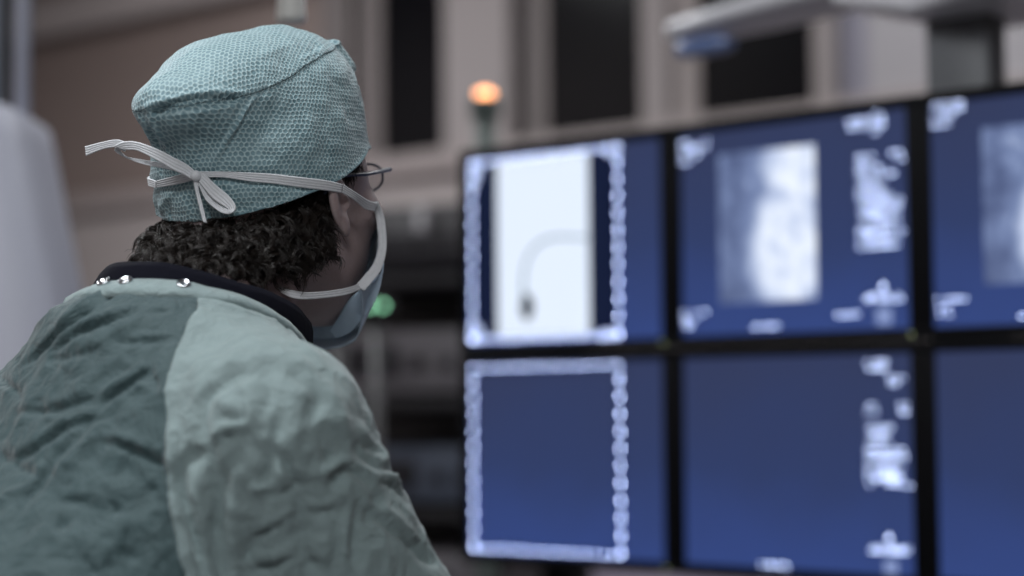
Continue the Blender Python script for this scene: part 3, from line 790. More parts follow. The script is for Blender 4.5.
# ------------------------------------------------------------------ glasses
GM = plain('dark blue glasses frame', '1c2434', .3); t = NT('glass'); 
gl = t.n('ShaderNodeBsdfPrincipled'); gl.inputs['Base Color'].default_value = (1, 1, 1, 1); gl.inputs['Transmission Weight'].default_value = 1; gl.inputs['Roughness'].default_value = .02; gl.inputs['IOR'].default_value = 1.45
t.l(gl.outputs[0], t.out.inputs[0]); GLM = t.m
gb = MB()
def rimpts(s, k=1):
    return [H1((s*.034+.024*k*math.cos(a), .119-.016*abs(s*.034+.026*math.cos(a))/.06, .028+.013*k*math.copysign(abs(math.sin(a))**.8, math.sin(a)))) for a in np.linspace(0, 2*PI, 49)]
for s in (-1, 1): gb.tube(rimpts(s), .0011, 8, caps=False)
gb.tube([H1((-.010, .121, .030)), H1((0, .123, .033)), H1((.010, .121, .030))], .0012, 8)
glasses = gb.build('eyeglasses', GM, person, True, world=True)
for s in (-1, 1):
    tb = MB()
    tb.tube([H1((s*.058, .104, .034)), H1((s*.067, .102, .034)), H1((s*.0725, .094, .033)), H1((s*.078, .05, .026)), H1((s*.0805, .004, .022)), H1((s*.081, -.02, .006))], .0018, 8)
    tb.build('temple', GM, glasses, True, world=True)
    P_ = rimpts(s, .97)[:-1]; c_ = np.mean(P_, 0)+HR[:, 1]*.0015
    n_ = len(P_); v_ = list(P_)+[c_]+[p+HR[:, 1]*.0018 for p in P_]+[c_+HR[:, 1]*.0018]
    f_ = [(i, (i+1) % n_, n_) for i in range(n_)]+[((i+1) % n_+n_+1, i+n_+1, 2*n_+1) for i in range(n_)]+[(i, i+n_+1, (i+1) % n_+n_+1, (i+1) % n_) for i in range(n_)]
    link('lens', v_, f_, GLM, glasses, False, world=True)
# ------------------------------------------------------------------ hair
t = NT('dark hair'); o = t.obj()
b = t.bsdf(Base_Color=t.mix(t.noise(o, 70, 3), lin('15110f'), lin('2a221d')), Roughness=.42); b.inputs['Specular IOR Level'].default_value = .5; HAIRM = t.m
def f_hb(P): return smin(f_skull(P), f_neck(P), .025)
hv = []; hf = []; nvh = 0
def strand(pts, r):
    global nvh
    P = np.asarray(pts); k = len(P); T = np.gradient(P, axis=0); T /= np.linalg.norm(T, axis=1)[:, None]+1e-12
    u = np.cross(T, V3(.31, .52, .79)); u /= np.linalg.norm(u, axis=1)[:, None]+1e-12; w = np.cross(T, u)
    rr = r*np.sqrt(np.clip(1.02-np.linspace(0, 1, k)**3, .03, 1))[:, None]
    ring_ = np.stack([P+rr*u, P+rr*(-.5*u+.87*w), P+rr*(-.5*u-.87*w)], 1).reshape(-1, 3); hv.append(ring_)
    i = np.arange(k-1)[:, None]; j = np.arange(3)[None]; a = nvh+i*3+j; b_ = nvh+i*3+(j+1) % 3
    hf.append(np.stack([a, b_, b_+3, a+3], -1).reshape(-1, 4)); nvh += 3*k
def on_head(a, z, off=.001):
    dr = V3(math.sin(a), -math.cos(a), 0); l_, h_ = .02, .13
    for _ in range(26):
        m_ = (l_+h_)/2
        if f_hb(H1((dr[0]*m_, dr[1]*m_, z))[None])[0] < off: l_ = m_
        else: h_ = m_
    return H1((dr[0]*l_, dr[1]*l_, z)), HR@dr
def lock(a, z, L, curl, pitch, out, n=26, spread=.0035, r=.00028, down=1.):
    p, o_ = on_head(a, z); side = np.cross(HR[:, 2], o_)
    d0 = o_*out-HR[:, 2]*down+side*rng.normal(0, .35); d0 /= np.linalg.norm(d0)
    ax = np.cross(d0, o_); ax /= np.linalg.norm(ax); ax2 = np.cross(d0, ax); ph = rng.uniform(0, 6.28); hnd = rng.choice([-1, 1])
    s_ = np.linspace(0, 1, 20)
    base = p+np.outer(s_*L, d0)
    th_ = ph+hnd*2*PI*s_*L/pitch; cr = curl*ss(0, .25, s_)*(1.05-.3*s_)
    hel = cr[:, None]*(np.cos(th_)[:, None]*ax+np.sin(th_)[:, None]*ax2)-curl*0
    grav = np.outer(-(s_**2)*L*.12, V3(0, 0, 1))
    C_ = base+hel+grav
    for _ in range(n):
        off_ = rng.normal(0, 1, 3)*spread; k_ = rng.normal(0, 1, 3)*spread*.5
        jit = np.outer(np.sin(s_*PI*rng.uniform(.6, 1.6)+rng.uniform(0, 6)), k_)
        m_ = rng.integers(14, 21)
        strand((C_+off_*(.45+.55*ss(0, .5, s_))[:, None]+jit)[:m_], r*rng.uniform(.7, 1.25))
def hair_z(a):   # lower hairline by azimuth
    return np.interp(abs(a), [0, .5, 1.0, 1.35, 1.62], [-.058, -.058, -.046, -.036, -.028])
for k in range(820):
    a = rng.uniform(-1.46, 1.46); q_ = V3(math.sin(a), -math.cos(a), 0)[None]*.1; zt = float(RZ(q_)[0])-.003; zb = float(hair_z(a))
    if abs(a) > 1.30: zb = max(zb, -.040)
    z = zb+(zt-zb)*rng.uniform(0, 1)**.8
    lock(a, z, rng.uniform(.028, .046)*(1 if a < .95 else .72), rng.uniform(.0038, .0070), rng.uniform(.019, .030), (rng.uniform(.7, 2.4) if abs(a) < .9 else rng.uniform(.1, .6) if a > 1.2 else rng.uniform(.2, .8)), n=17, spread=.0012, r=.00036)
for k in range(500):
    a = rng.uniform(-1.5, 1.5); q_ = V3(math.sin(a), -math.cos(a), 0)[None]*.1; zt = float(RZ(q_)[0])-.003; zb = float(hair_z(a))
    lock(a, zb+(zt-zb)*rng.uniform(0, 1), rng.uniform(.010, .02), .002, .02, .3, n=22, spread=.004, r=.0004)
for k in range(60):     # short sideburn in front of the ear
    for s in (-1, 1):
        a = s*rng.uniform(1.80, 2.05); q_ = V3(math.sin(a), -math.cos(a), 0)[None]*.1; z = float(RZ(q_)[0])-rng.uniform(0, .012)
        lock(a, z, rng.uniform(.006, .014), .001, .03, .05, n=10, spread=.0022, r=.00022)
link('hair', np.vstack(hv), np.vstack(hf), HAIRM, person, world=True)
for p_ in ((104, 283), (126, 278.5), (183, 280)): snap(*p_)
# ================================================================== the room
WY = .69                                            # the far wall and the screens run at this angle
wx = V3(math.cos(WY), -math.sin(WY), 0); wn = V3(-math.sin(WY), -math.cos(WY), 0)   # along the wall to the right; out of the wall
W0 = V3(0, 5.5, 0)
def hit_wall(px, py, off=0):
    d = ray(px, py); n = wn; t = ((W0+wn*off-CAMP)@n)/(d@n); p = CAMP+d*t
    return (p-W0)@wx, p[2], p
def wmat(sx, z, off=0):
    m = np.eye(4); m[:3, :3] = np.stack([wx, -wn, V3(0, 0, 1)], 1); m[:3, 3] = W0+wx*sx+wn*off+V3(0, 0, z); return m
CEIL = 3.3
def struct(name, mb, mats, smooth=False, label=None):
    o = mb.build(name, mats, None, smooth); tag(o, kind='structure'); return o
WALLM = plain('warm grey wall paint', '918886', .85, vs=2, var=.03, bump=.0008, bs=80)
FLOORM = plain('grey vinyl floor', '5d5c60', .35, vs=8, var=.05)
CEILM = plain('ceiling board', '9a9896', .9, vs=3, var=.02)
DARKM = plain('dark window glass', '08080b', .15, vs=3, var=.02, Specular_IOR_Level=.2)
PILM = plain('pillar paint', '857d7c', .8, vs=3, var=.03)
# room polygon corners (plan)
XL, XR, YB = -2.75, 3.6, -2.6
def wall_at_x(x): return W0+wx*((x-W0[0])/wx[0])
cL = wall_at_x(XL)[:2]; cR = wall_at_x(XR)[:2]
poly = [(XL, YB), (XR, YB), tuple(cR), tuple(cL)]
struct('floor', MB().prism(poly, -.1, 0), FLOORM); struct('ceiling', MB().prism(poly, CEIL, CEIL+.1), CEILM)
struct('wall_left', MB().box((XL-.05, (YB+cL[1])/2, CEIL/2), (.1, cL[1]-YB, CEIL)), WALLM)
struct('wall_right', MB().box((XR+.05, (YB+cR[1])/2, CEIL/2), (.1, cR[1]-YB, CEIL)), WALLM)
struct('wall_back', MB().box(((XL+XR)/2, YB-.05, CEIL/2), (XR-XL+.2, .1, CEIL)), WALLM)
# far wall with window openings
SILL = 2.12
def wall_seg(name, s0, s1, z0, z1, mat, off=0, depth=.12):
    mb = MB().box((0, depth/2, (z0+z1)/2), (s1-s0, depth, z1-z0), mat=wmat((s0+s1)/2, 0, off)); return struct(name, mb, mat)
SL, SR = (cL[0]-W0[0])/wx[0]-.05, (cR[0]-W0[0])/wx[0]+.05
sx_ = lambda px, y=60: hit_wall(px, y)[0]
lowm = wall_seg('wall_far', SL, SR, 0, SILL, WALLM)
# pilasters and upper panels of the far wall, left to right
BROWN = plain('brown wall panel', '736560', .7, vs=2, var=.04); MID = plain('dark column paint', '5f5857', .8, vs=2, var=.03)  # MID: darker grey brown paint of some columns
CREAM = plain('cream wall board', '8a8484', .8, vs=1.5, var=.03); LILAC = plain('lilac grey board', '787580', .8, vs=2, var=.03)
LIGHTW = plain('pale wall board', '949093', .8, vs=2, var=.02)
E_ = [SL, sx_(322), sx_(346), sx_(362), sx_(378), sx_(447), sx_(510), sx_(543), sx_(645), sx_(668), sx_(695), sx_(817), sx_(834), sx_(846), sx_(868), SR]
kinds = [('panel', BROWN, .03), ('pil', MID, 0), ('win', None, 0), ('pil', MID, .01), ('win', None, 0), ('pil', PILM, -.01), ('panel', MID, .05), ('win', None, 0), ('pil', PILM, -.01), ('panel', WALLM, .02), ('win', None, 0), ('pil', PILM, -.01), ('panel', LILAC, .02), ('panel', CREAM, .01), ('panel', LIGHTW, 0)]
kinds[13] = ('panel', LILAC, .0)
nt = nw = 0
GLASS = DARKM; FRAMEM = plain('window frame paint', '857b79', .6, vs=3, var=.02)
for (a, b_), (k, m_, off) in zip(zip(E_[:-1], E_[1:]), kinds):
    if k == 'win':
        nw += 1; w_ = empty('window_%d' % nw, W0+wx*(a+b_)/2+V3(0, 0, SILL)); w_.rotation_euler = (0, 0, -WY); tag(w_, kind='structure')
        W = b_-a; H = CEIL-SILL
        MB().box((0, .02, H/2), (W, .02, H)).build('window_pane', GLASS, w_)
        fr = MB(); t_ = .02
        fr.box((0, .01, t_/2), (W, .03, t_)); fr.box((0, .01, H-t_/2), (W, .03, t_))
        for s in (-1, 1): fr.box((s*(W/2-t_/4), .01, H/2), (t_/2, .03, H-2*t_))
        fr.build('window_frame', FRAMEM, w_)
    else:
        nt += 1; wall_seg('trim_%d' % nt, a, b_, SILL, CEIL, m_, -off if off > 0 else -off)
nt += 1; struct('trim_%d' % nt, MB().box((0, -.012, 0), (SR-SL, .05, .07), .008, mat=wmat((SL+SR)/2, SILL-.01)), FRAMEM)
nt += 1; wall_seg('trim_%d' % nt, SL, E_[1], 2.76, 2.90, WALLM, .05, .05)
# ------------------------------------------------------------------ monitors
YAW1, YAW2 = .6683, .7067; SW, SH, GX, GZ = .376, .301, .0359, .033
d1 = V3(math.cos(YAW1), -math.sin(YAW1), 0); d2 = V3(math.cos(YAW2), -math.sin(YAW2), 0)
P0 = V3(-.0692, 3.0037, .4055+CH)
BEZ = plain('black monitor plastic', '07080c', .6, vs=20, var=.02, bump=.0003, bs=900, Specular_IOR_Level=.15)
def mon_origin(c, r):
    P = P0.copy()
    if c > 0: P = P+d1*(SW+GX/2)+d2*(GX/2)
    if c > 1: P = P+d2*(SW+GX)
    return P-V3(0, 0, r*(SH+GZ)), (YAW1 if c == 0 else YAW2)
t = NT('screen panel'); o = t.obj(); sp = t.n('ShaderNodeSeparateXYZ'); t.l(o, sp.inputs[0])
gz_ = t.math('MULTIPLY_ADD', sp.outputs[2], 1/SH, 0)            # 0 at the foot of the panel, 1 at its top
wv = t.math('ADD', gz_, t.math('MULTIPLY', t.math('SUBTRACT', t.noise(o, 6, 2), .5), .5))
colr = t.ramp(wv, [(0., lin('2c3d70')), (.45, lin('29355a')), (1., lin('2b3350'))])
b = t.bsdf(Base_Color=lin('0a0b10'), Roughness=.3, Specular_IOR_Level=.15, Emission_Color=colr, Emission_Strength=1.32); SCREENM = t.m
WHITE = glow('bright display white', 'e0ebfb', 1.08); DASH = glow('display dashes', 'bccdfa', 21); TXT = glow('display text', 'c4d4fa', 8); DIM = glow('display grey', '8d9fd0', .9); VES = glow('contrast filled vessel', '9fb8cc', .6); VESD = glow('dense contrast', '2c3c54', .2)
FIELD = glow('image field', '1c2440', .8)
def heart_mat(name, seed):
    t = NT(name); uv = t.uv(); sp = t.n('ShaderNodeSeparateXYZ'); t.l(uv, sp.inputs[0])
    mp = t.vmath('ADD', uv, (seed, 0, 0))
    def blob(cx, cy, rx, ry, s=.25):
        d_ = t.vmath('LENGTH', t.vmath('DIVIDE', t.vmath('SUBTRACT', uv, (cx, cy, 0)), (rx, ry, 1)))
        return t.math('SUBTRACT', 1, t.math('SMOOTH_MIN', t.math('MAXIMUM', t.math('DIVIDE', t.math('SUBTRACT', d_, 1-s), 2*s), 0), 1, .1))
    w_ = t.noise(mp, 4, 4, .6)
    f = t.math('MAXIMUM', blob(.72, .34, .42, .44, .3), blob(.90, .88, .46, .30, .35))
    f = t.math('MAXIMUM', f, t.math('MULTIPLY', t.math('SUBTRACT', w_, .36), 1.5)); f = t.math('MULTIPLY', t.math('MAXIMUM', f, 0), t.math('MULTIPLY_ADD', t.noise(mp, 7, 3), .9, .45))
    c = t.ramp(f, [(0, lin('4e5a7e')), (.35, lin('7484ab')), (.75, lin('c3d0ec')), (1, lin('eaf2ff'))])
    e = t.n('ShaderNodeEmission'); t.l(c, e.inputs[0]); e.inputs[1].default_value = 1.08; t.l(e.outputs[0], t.out.inputs[0]); return t.m
HEART = [heart_mat('angiogram image', 0), heart_mat('second angiogram image', 7.3)]
LEDM = glow('standby light', 'aab78a', 1.2)
SCR_LABEL = {(0, 0): 'black monitor, top row left, white x-ray image inside a dashed frame', (0, 1): 'black monitor, bottom row left, empty blue screen with dashed frame',
             (1, 0): 'black monitor, top row middle, pale square heart image and text columns', (1, 1): 'black monitor, bottom row middle, blank blue screen with text at right',
             (2, 0): 'black monitor, top row right, heart image cut by picture edge', (2, 1): 'black monitor, bottom row right, plain blue screen without any text'}
mons = {}
for c in range(3):
    for r in range(2):
        P, yaw = mon_origin(c, r); dd = V3(math.cos(yaw), -math.sin(yaw), 0)
        base = P+dd*SW/2-V3(0, 0, SH)
        root = empty('monitor', base, SCR_LABEL[(c, r)], 'monitor', 'wall of six monitors', -yaw)
        bx, bz = GX/2-.0006, GZ/2-.0006
        # housing: front frame around the panel, and the deep back shell
        fr = MB(); fw_, fh_ = SW+2*bx, SH+2*bz
        fr.box((0, .006, SH+bz/2), (fw_, .024, bz), .003); fr.box((0, .006, -bz/2), (fw_, .024, bz), .003)
        for s in (-1, 1): fr.box((s*(SW/2+bx/2), .006, SH/2), (bx, .0238, SH+.002), .003)
        fr.build('bezel', BEZ, root, 'auto')
        MB().box((0, .036, SH/2), (fw_-.004, .040, fh_-.004), .010).box((0, .066, SH/2), (SW*.6, .03, SH*.6), .012).build('back_shell', BEZ, root, 'auto')
        sc = MB().box((0, .003, SH/2), (SW+.001, .004, SH+.001)).build('screen', SCREENM, root)
        sc['label'] = 'glowing blue screen'
        led = MB(); m = np.eye(4); m[:3, :3] = [[1, 0, 0], [0, 0, -1], [0, 1, 0]]; m[:3, 3] = (SW/2+.004, -.0062, -.0085)
        led.lathe([(.0001, -.001), (.0020, -.001), (.0020, .001), (.0001, .0012)], 14, 0, m).build('power_light', LEDM, root)
        mons[(c, r)] = (root, P, dd)
def scr(key, px, py):
    root, P, dd = mons[key]; n = V3(-dd[1], dd[0], 0); d = ray(px, py); t_ = ((P-CAMP)@n)/(d@n); q = CAMP+d*t_-P
    return q@dd-SW/2, q[2]+SH
class Img:
    def __init__(s, key): s.k = key; s.mb = MB(); s.uv = []; s.L = 0
    def quad(s, pts, mi, dy=0, uv=None):
        n = len(pts); s.mb.add([(x, .0006-.0002*dy, z) for x, z in pts], [tuple(range(n))], mi); s.uv += uv or [(0, 0)]*n
    def rect(s, x0, x1, z0, z1, mi, dy=0): s.quad([(x0, z0), (x1, z0), (x1, z1), (x0, z1)], mi, dy, [(0, 0), (1, 0), (1, 1), (0, 1)])
    def prect(s, px0, py0, px1, py1, mi, dy=0):
        """rectangle on the screen given by two of its corners"""
        x0, z1 = scr(s.k, px0, py0); x1, z0 = scr(s.k, px1, py1); s.rect(x0, x1, z0, z1, mi, dy)
    def text(s, px0, px1, py, rows=1, step=6.5, widths=None, mi=2, gap=.38):
        """a few lines of small print, too soft to read"""
        x0, z0 = scr(s.k, px0, py); x1, _ = scr(s.k, px1, py)
        st = step*.00148
        for r_ in range(rows):
            x = x0; xe = x0+(x1-x0)*(widths[r_] if widths else 1); z = z0-r_*st
            while x < xe-.0012:
                w = random.choice((.0016, .0020, .0024)); h = random.choice((.0026, .0030, .0034))
                if random.random() > gap:
                    k = random.random()
                    s.rect(x, x+w*.35, z-h/2, z+h/2, mi, 2)
                    if k < .7: s.rect(x+w*.35, x+w, z+h/2-.0008, z+h/2, mi, 2)
                    if k > .3: s.rect(x+w*.35, x+w, z-h/2, z-h/2+.0008, mi, 2)
                    if .2 < k < .8: s.rect(x+w*.35, x+w*.9, z-.0004, z+.0004, mi, 2)
                x += w+.0011
    def arrow(s, px, py, dy=7):
        x, z = scr(s.k, px, py); s.quad([(x-.003, z-.003), (x+.003, z-.003), (x, z+.004)], 2, 2)
    def build(s, mats):
        for nm, ms in (('screen_image', (0, 4, 5, 6, 7)), ('dashed_frame', (1,)), ('screen_text', (2, 3))):
            fi = [i for i, m_ in enumerate(s.mb.m) if m_ in ms]
            if not fi: continue
            vi = sorted({v for i in fi for v in s.mb.f[i]}); ix = {v: k for k, v in enumerate(vi)}
            o = link(nm, [s.mb.v[v] for v in vi], [[ix[v] for v in s.mb.f[i]] for i in fi], mats, mons[s.k][0], False, [s.mb.m[i] for i in fi], uv=[s.uv[v] for v in vi])
            if nm != 'screen_image': o['kind'] = 'stuff'
def dashed(im, x0, x1, z0, z1, nx, nz, w=.0042):
    for i in range(nx):
        a = x0+(x1-x0)*i/nx; b_ = a+(x1-x0)/nx*.2
        for z in (z0, z1): im.rect(a, b_, z-w/4, z+w/4, 1, 1)
    for i in range(nz):
        a = z0+(z1-z0)*i/nz; b_ = a+(z1-z0)/nz*.28
        for x in (x0, x1): im.rect(x-w/4, x+w/4, a, b_, 1, 1)
    for x in (x0, x1):
        for z in (z0, z1): im.rect(x-w*.3, x+w*.3, z-w*.3, z+w*.3, 1, 1)
mats = [WHITE, DASH, TXT, DIM, VES, VESD, FIELD]
FX0, FX1, FZ0, FZ1 = -SW/2+.006, -SW/2+SH-.006, .006, SH-.006
im = Img((0, 0)); dashed(im, FX0, FX1, FZ0, FZ1, 17, 11)
im.rect(FX0+.003, FX1-.003, FZ0+.003, FZ1-.003, 6, 0)
x0, _ = scr((0, 0), 497, 250); x1, _ = scr((0, 0), 589, 250)
im.rect(x0, x1, FZ0+.004, FZ1-.002, 0, 1)
vp = catmull([V3(*scr((0, 0), x, y)) for x, y in [(524, 300), (523, 285), (526, 262), (534, 248), (545, 240), (560, 237), (588, 238)]], 40)
for i in range(39):
    a, b_ = vp[i], vp[i+1]; t_ = (b_-a)/np.linalg.norm(b_-a); n_ = V3(-t_[1], t_[0])*.0034*(1-.4*i/39)
    im.quad([tuple(a-n_), tuple(b_-n_), tuple(b_+n_), tuple(a+n_)], 4, 2)
bx_, bz_ = scr((0, 0), 527, 307); im.quad([(bx_+.013*math.cos(k/10*PI), bz_+.021*math.sin(k/10*PI)) for k in range(20)], 5, 3)
im.text(466, 484, 166, 5, 6.5, [1, .95, .8, .7, .45]); im.text(466, 484, 328, 3, 6.0); im.text(600, 620, 332, 2, 6); im.text(604, 620, 148, 2, 6)
im.text(592, 600, 345, 1); im.build(mats)
im = Img((0, 1)); dashed(im, FX0, FX1, FZ0, FZ1, 17, 11); im.build(mats)
def info(im, rows):
    for a in rows: im.text(*a)
im = Img((1, 0))
im.prect(718, 155, 817, 299, 7, 1)
info(im, [(680, 708, 144, 4, 6.3, [1, .95, .7, .5]), (873, 884, 112, 1), (845, 884, 122, 2, 6.3), (873, 884, 132, 1), (857, 875, 157, 2, 6.3), (890, 904, 153, 2, 6.3), (857, 900, 170, 2, 6.3, [.6, .9]), (857, 885, 184, 3, 6.3, [1, .9, 1.2]), (860, 904, 203, 2, 6.3), (857, 900, 216, 3, 6.3, [.9, 1.1, .8]), (858, 904, 234, 3, 6.3, [1, .8, .9]),
      (683, 710, 313, 1), (683, 695, 320, 2, 6), (753, 782, 327, 1), (837, 858, 315, 1), (863, 904, 297, 2, 3.4)])
im.arrow(883, 286); im.prect(876, 308, 892, 324, 3, 1); im.build(mats+[HEART[0]])
im = Img((1, 1))
info(im, [(866, 890, 362, 2, 6.3), (888, 904, 378, 2, 5), (866, 878, 405, 2, 6.5), (900, 911, 405, 2, 6.5), (866, 893, 427, 3, 6.5, [1, .8, .9]), (866, 908, 450, 5, 6.5, [.9, 1, .7, .9, 1]), (880, 902, 470, 3, 6.3), (866, 872, 486, 1), (905, 912, 486, 1),
          (870, 911, 547, 2, 3.4), (757, 788, 564, 2, 4)])
im.arrow(889, 537); im.prect(884, 560, 898, 574, 3, 1); im.build(mats)
im = Img((2, 0))
x0, z1 = scr((2, 0), 981, 128); x1 = x0+.158; z0 = scr((2, 0), 981, 285)[1]; im.rect(x0, x1, z0, z1, 7, 1)
info(im, [(932, 965, 105, 4, 6.3, [1, .95, .75, .55]), (937, 968, 300, 1), (937, 950, 308, 2, 6)]); 
im.text(1020, 1050, 316, 1); im.build(mats+[HEART[1]])
# ------------------------------------------------------------------ ceiling suspension carrying the monitors
SUSM = plain('pale grey enamel', 'd6d6dc', .4, vs=5, var=.02); SUSD = plain('dark grey enamel', '56585c', .5, vs=5, var=.03)
nb = V3(math.sin(YAW2), math.cos(YAW2), 0)                       # away behind the screens
sc_ = mon_origin(1, 0)[0]+d2*(SW+GX/2-.0)+nb*.16                    # behind the gap of middle and right columns
pw = at(966, 70, 2.62); pc = V3(pw[0], pw[1], 0)
sus = empty('monitor_suspension', V3(pc[0], pc[1], 1.05), 'pale ceiling suspension arm with grey post rising behind the monitors', 'monitor mount', None, -YAW2)
ztop = at(966, 42, 2.62)[2]; Z_ = lambda z: z-1.05
MB().box((0, .0, Z_((ztop+.06+1.2)/2)), (.098, .06, ztop+.06-1.2), .006).build('post', SUSD, sus, 'auto')
rails = MB()
off = np.array([0, 0]); 
rails.box((-.20, -.052, Z_(P0[2]-.15)), (1.00, .03, .06), .004).box((-.20, -.052, Z_(P0[2]-SH-GZ-.15)), (1.00, .03, .06), .004); rails.build('cross_rail', SUSD, sus, 'auto')
# hood over the post, a long tapering wing to the left, and the body of the arm to the right
def hull_bar(name, secs, mat, parent, label=None, r=.3, n=24):
    """loft through rounded sections (x, y, z, half depth, half height), local x along"""
    v = []; 
    for x, y, z, hd, hh in secs:
        for k in range(n):
            a = 2*PI*k/n; ca_, sa_ = math.cos(a), math.sin(a); e = r
            v.append((x, y+hd*math.copysign(abs(ca_)**e, ca_), z+hh*math.copysign(abs(sa_)**e, sa_)))
    m_ = len(secs); f = [(i*n+j, i*n+(j+1) % n, (i+1)*n+(j+1) % n, (i+1)*n+j) for i in range(m_-1) for j in range(n)]+[tuple(range(n))[::-1], tuple((m_-1)*n+j for j in range(n))]
    o = link(name, v, f, mat, parent, True); sharp(o, 50)
    if label: o['label'] = label
    return o
zt = Z_(ztop)+.03
hull_bar('arm_wing', [(-.555, .06, zt+.066, .02, .010), (-.53, .06, zt+.066, .05, .017), (-.38, .055, zt+.074, .07, .020), (-.10, .05, zt+.092, .08, .022), (.05, .04, zt+.10, .08, .024)], SUSM, sus, 'smooth pale wing of the arm', .7)
hull_bar('hood', [(-.20, .03, zt+.062, .06, .010), (-.10, .03, zt+.045, .085, .024), (-.049, .02, zt+.045, .10, .045), (.06, .0, zt+.055, .13, .055), (.30, -.02, zt+.09, .15, .06), (.6, -.02, zt+.12, .15, .07)], SUSM, sus, None, .35)
hd = hull_bar('grab_handle', [(-.52, .03, zt+.030, .012, .010), (-.51, .03, zt+.030, .022, .014), (-.43, .03, zt+.030, .022, .013), (-.42, .03, zt+.031, .014, .009)], plain('blue grey handle', '6a7fae', .25), sus, 'blue grey handle', .7)
MB().tube([(-.475, .04, zt+.03), (-.475, .05, zt+.07)], .010).build('handle_stem', SUSM, sus, True)
MB().box((.35, -.02, Z_((CEIL+ztop+.15)/2)), (.12, .12, CEIL-ztop-.15), .02).build('ceiling_column', SUSM, sus, 'auto')
# ------------------------------------------------------------------ lights of the room
def lamp_panel(x, y, power, size=(1.2, .6), col=(.94, .97, 1), label='flush ceiling light panel', rz=0):
    r = empty('ceiling_light', (x, y, CEIL), label, 'ceiling light', 'flush light panels in the ceiling', rz)
    f = MB(); sx0, sy0 = size
    for s in (-1, 1): f.box((0, s*(sy0/2+.015), -.012), (sx0+.06, .03, .024)); f.box((s*(sx0/2+.015), 0, -.012), (.03, sy0, .024))
    f.build('frame', SUSM, r); MB().box((0, 0, -.006), (sx0, sy0, .006)).build('diffuser', glow('light diffuser', 'ffffff', 3.), r)
    L = bpy.data.lights.new('panel_light', 'AREA'); L.shape = 'RECTANGLE'; L.size, L.size_y = size; L.energy = power; L.color = col
    o = bpy.data.objects.new('panel_light', L); COL.objects.link(o); o.parent = r; o.location = (0, 0, -.03)
lamp_panel(-.9, 1.1, 40); lamp_panel(-.1, -1.5, 72); lamp_panel(-1.5, 4.6, 70); lamp_panel(1.2, 3.8, 24, rz=-WY)
w = bpy.data.worlds.new('world'); scene.world = w; w.use_nodes = True; w.node_tree.nodes['Background'].inputs[0].default_value = (.05, .05, .055, 1)
vs_ = scene.view_settings; vs_.view_transform = 'Standard'; vs_.look = 'None'; vs_.gamma = 1; vs_.exposure = 0; vs_.use_curve_mapping = False
# ------------------------------------------------------------------ far wall counter
PALE = plain('pale lilac laminate', 'a79db0', .4, vs=3, var=.02); CABM = plain('grey cabinet front', '6d686c', .6, vs=3, var=.03)
ct = empty('counter', W0+wx*.6+wn*.32, 'long low counter with pale top against the far wall', 'counter', None, -WY)
MB().box((0, 0, .94), (3.6, .64, .04), .006).build('worktop', PALE, ct, 'auto')
MB().box((0, .02, .50), (3.56, .58, .84)).box((0, .05, .04), (3.5, .5, .08)).build('carcass', CABM, ct)
for k in range(6):
    x = -1.5+k*.6; d_ = MB().box((x, -.281, .50), (.585, .02, .80), .003).build('door', CABM, ct, 'auto')
    MB().tube([(x+.22, -.292, .74), (x+.22, -.315, .745), (x+.22, -.315, .835), (x+.22, -.292, .84)], .005).build('handle', SNAPM, d_, True)
# ------------------------------------------------------------------ equipment trolley between the surgeon and the screens
RACK = plain('dark grey rack metal', '2c2a2d', .5, vs=6, var=.03); DEV = plain('grey device housing', '787478', .5, vs=6, var=.04); DEVD = plain('dark device front', '242227', .4, vs=10, var=.03)
ROSE = plain('dusty red box card', '8a5f5c', .7, vs=8, var=.05); BLUEG = plain('muted blue grey housing', '5c6474', .5)
tc = at(424, 400, 4.15); tr = empty('equipment_trolley', V3(tc[0], tc[1], 0), 'dark shelf trolley stacked with devices, blurred between surgeon and screens', 'trolley', None, -.45)
MB().box((0, .235, .98), (.58, .012, 1.72), .003).build('back_panel', RACK, tr, 'auto')
for xx0 in (-.12, .10): MB().tube([(xx0, .215, 1.64), (xx0, .215, 1.83)], .012).build('upright_tube', DEV, tr, True)
fr = MB()
for sx0 in (-.29, .29):
    for sy0 in (-.22, .22): fr.box((sx0, sy0, .96), (.035, .035, 1.76), .004)
fr.build('upright', RACK, tr, 'auto'); 
tr.children[-1]['label'] = 'four dark uprights'
levels = [.12, .42, .70, .93, 1.13, 1.36, 1.62]
for z in levels: MB().box((0, 0, z), (.60, .46, .022), .003).build('shelf', RACK, tr, 'auto')
for sx0 in (-.27, .27):
    for sy0 in (-.2, .2):
        m = np.eye(4); m[:3, :3] = [[0, 0, 1], [0, 1, 0], [-1, 0, 0]]; m[:3, 3] = (sx0-.012, sy0, .04)
        MB().lathe([(.001, 0), (.036, 0), (.04, .006), (.04, .018), (.036, .024), (.001, .024)], 20, 0, m).box((sx0, sy0, .075), (.02, .02, .03)).build('castor', RACK, tr, 'auto')
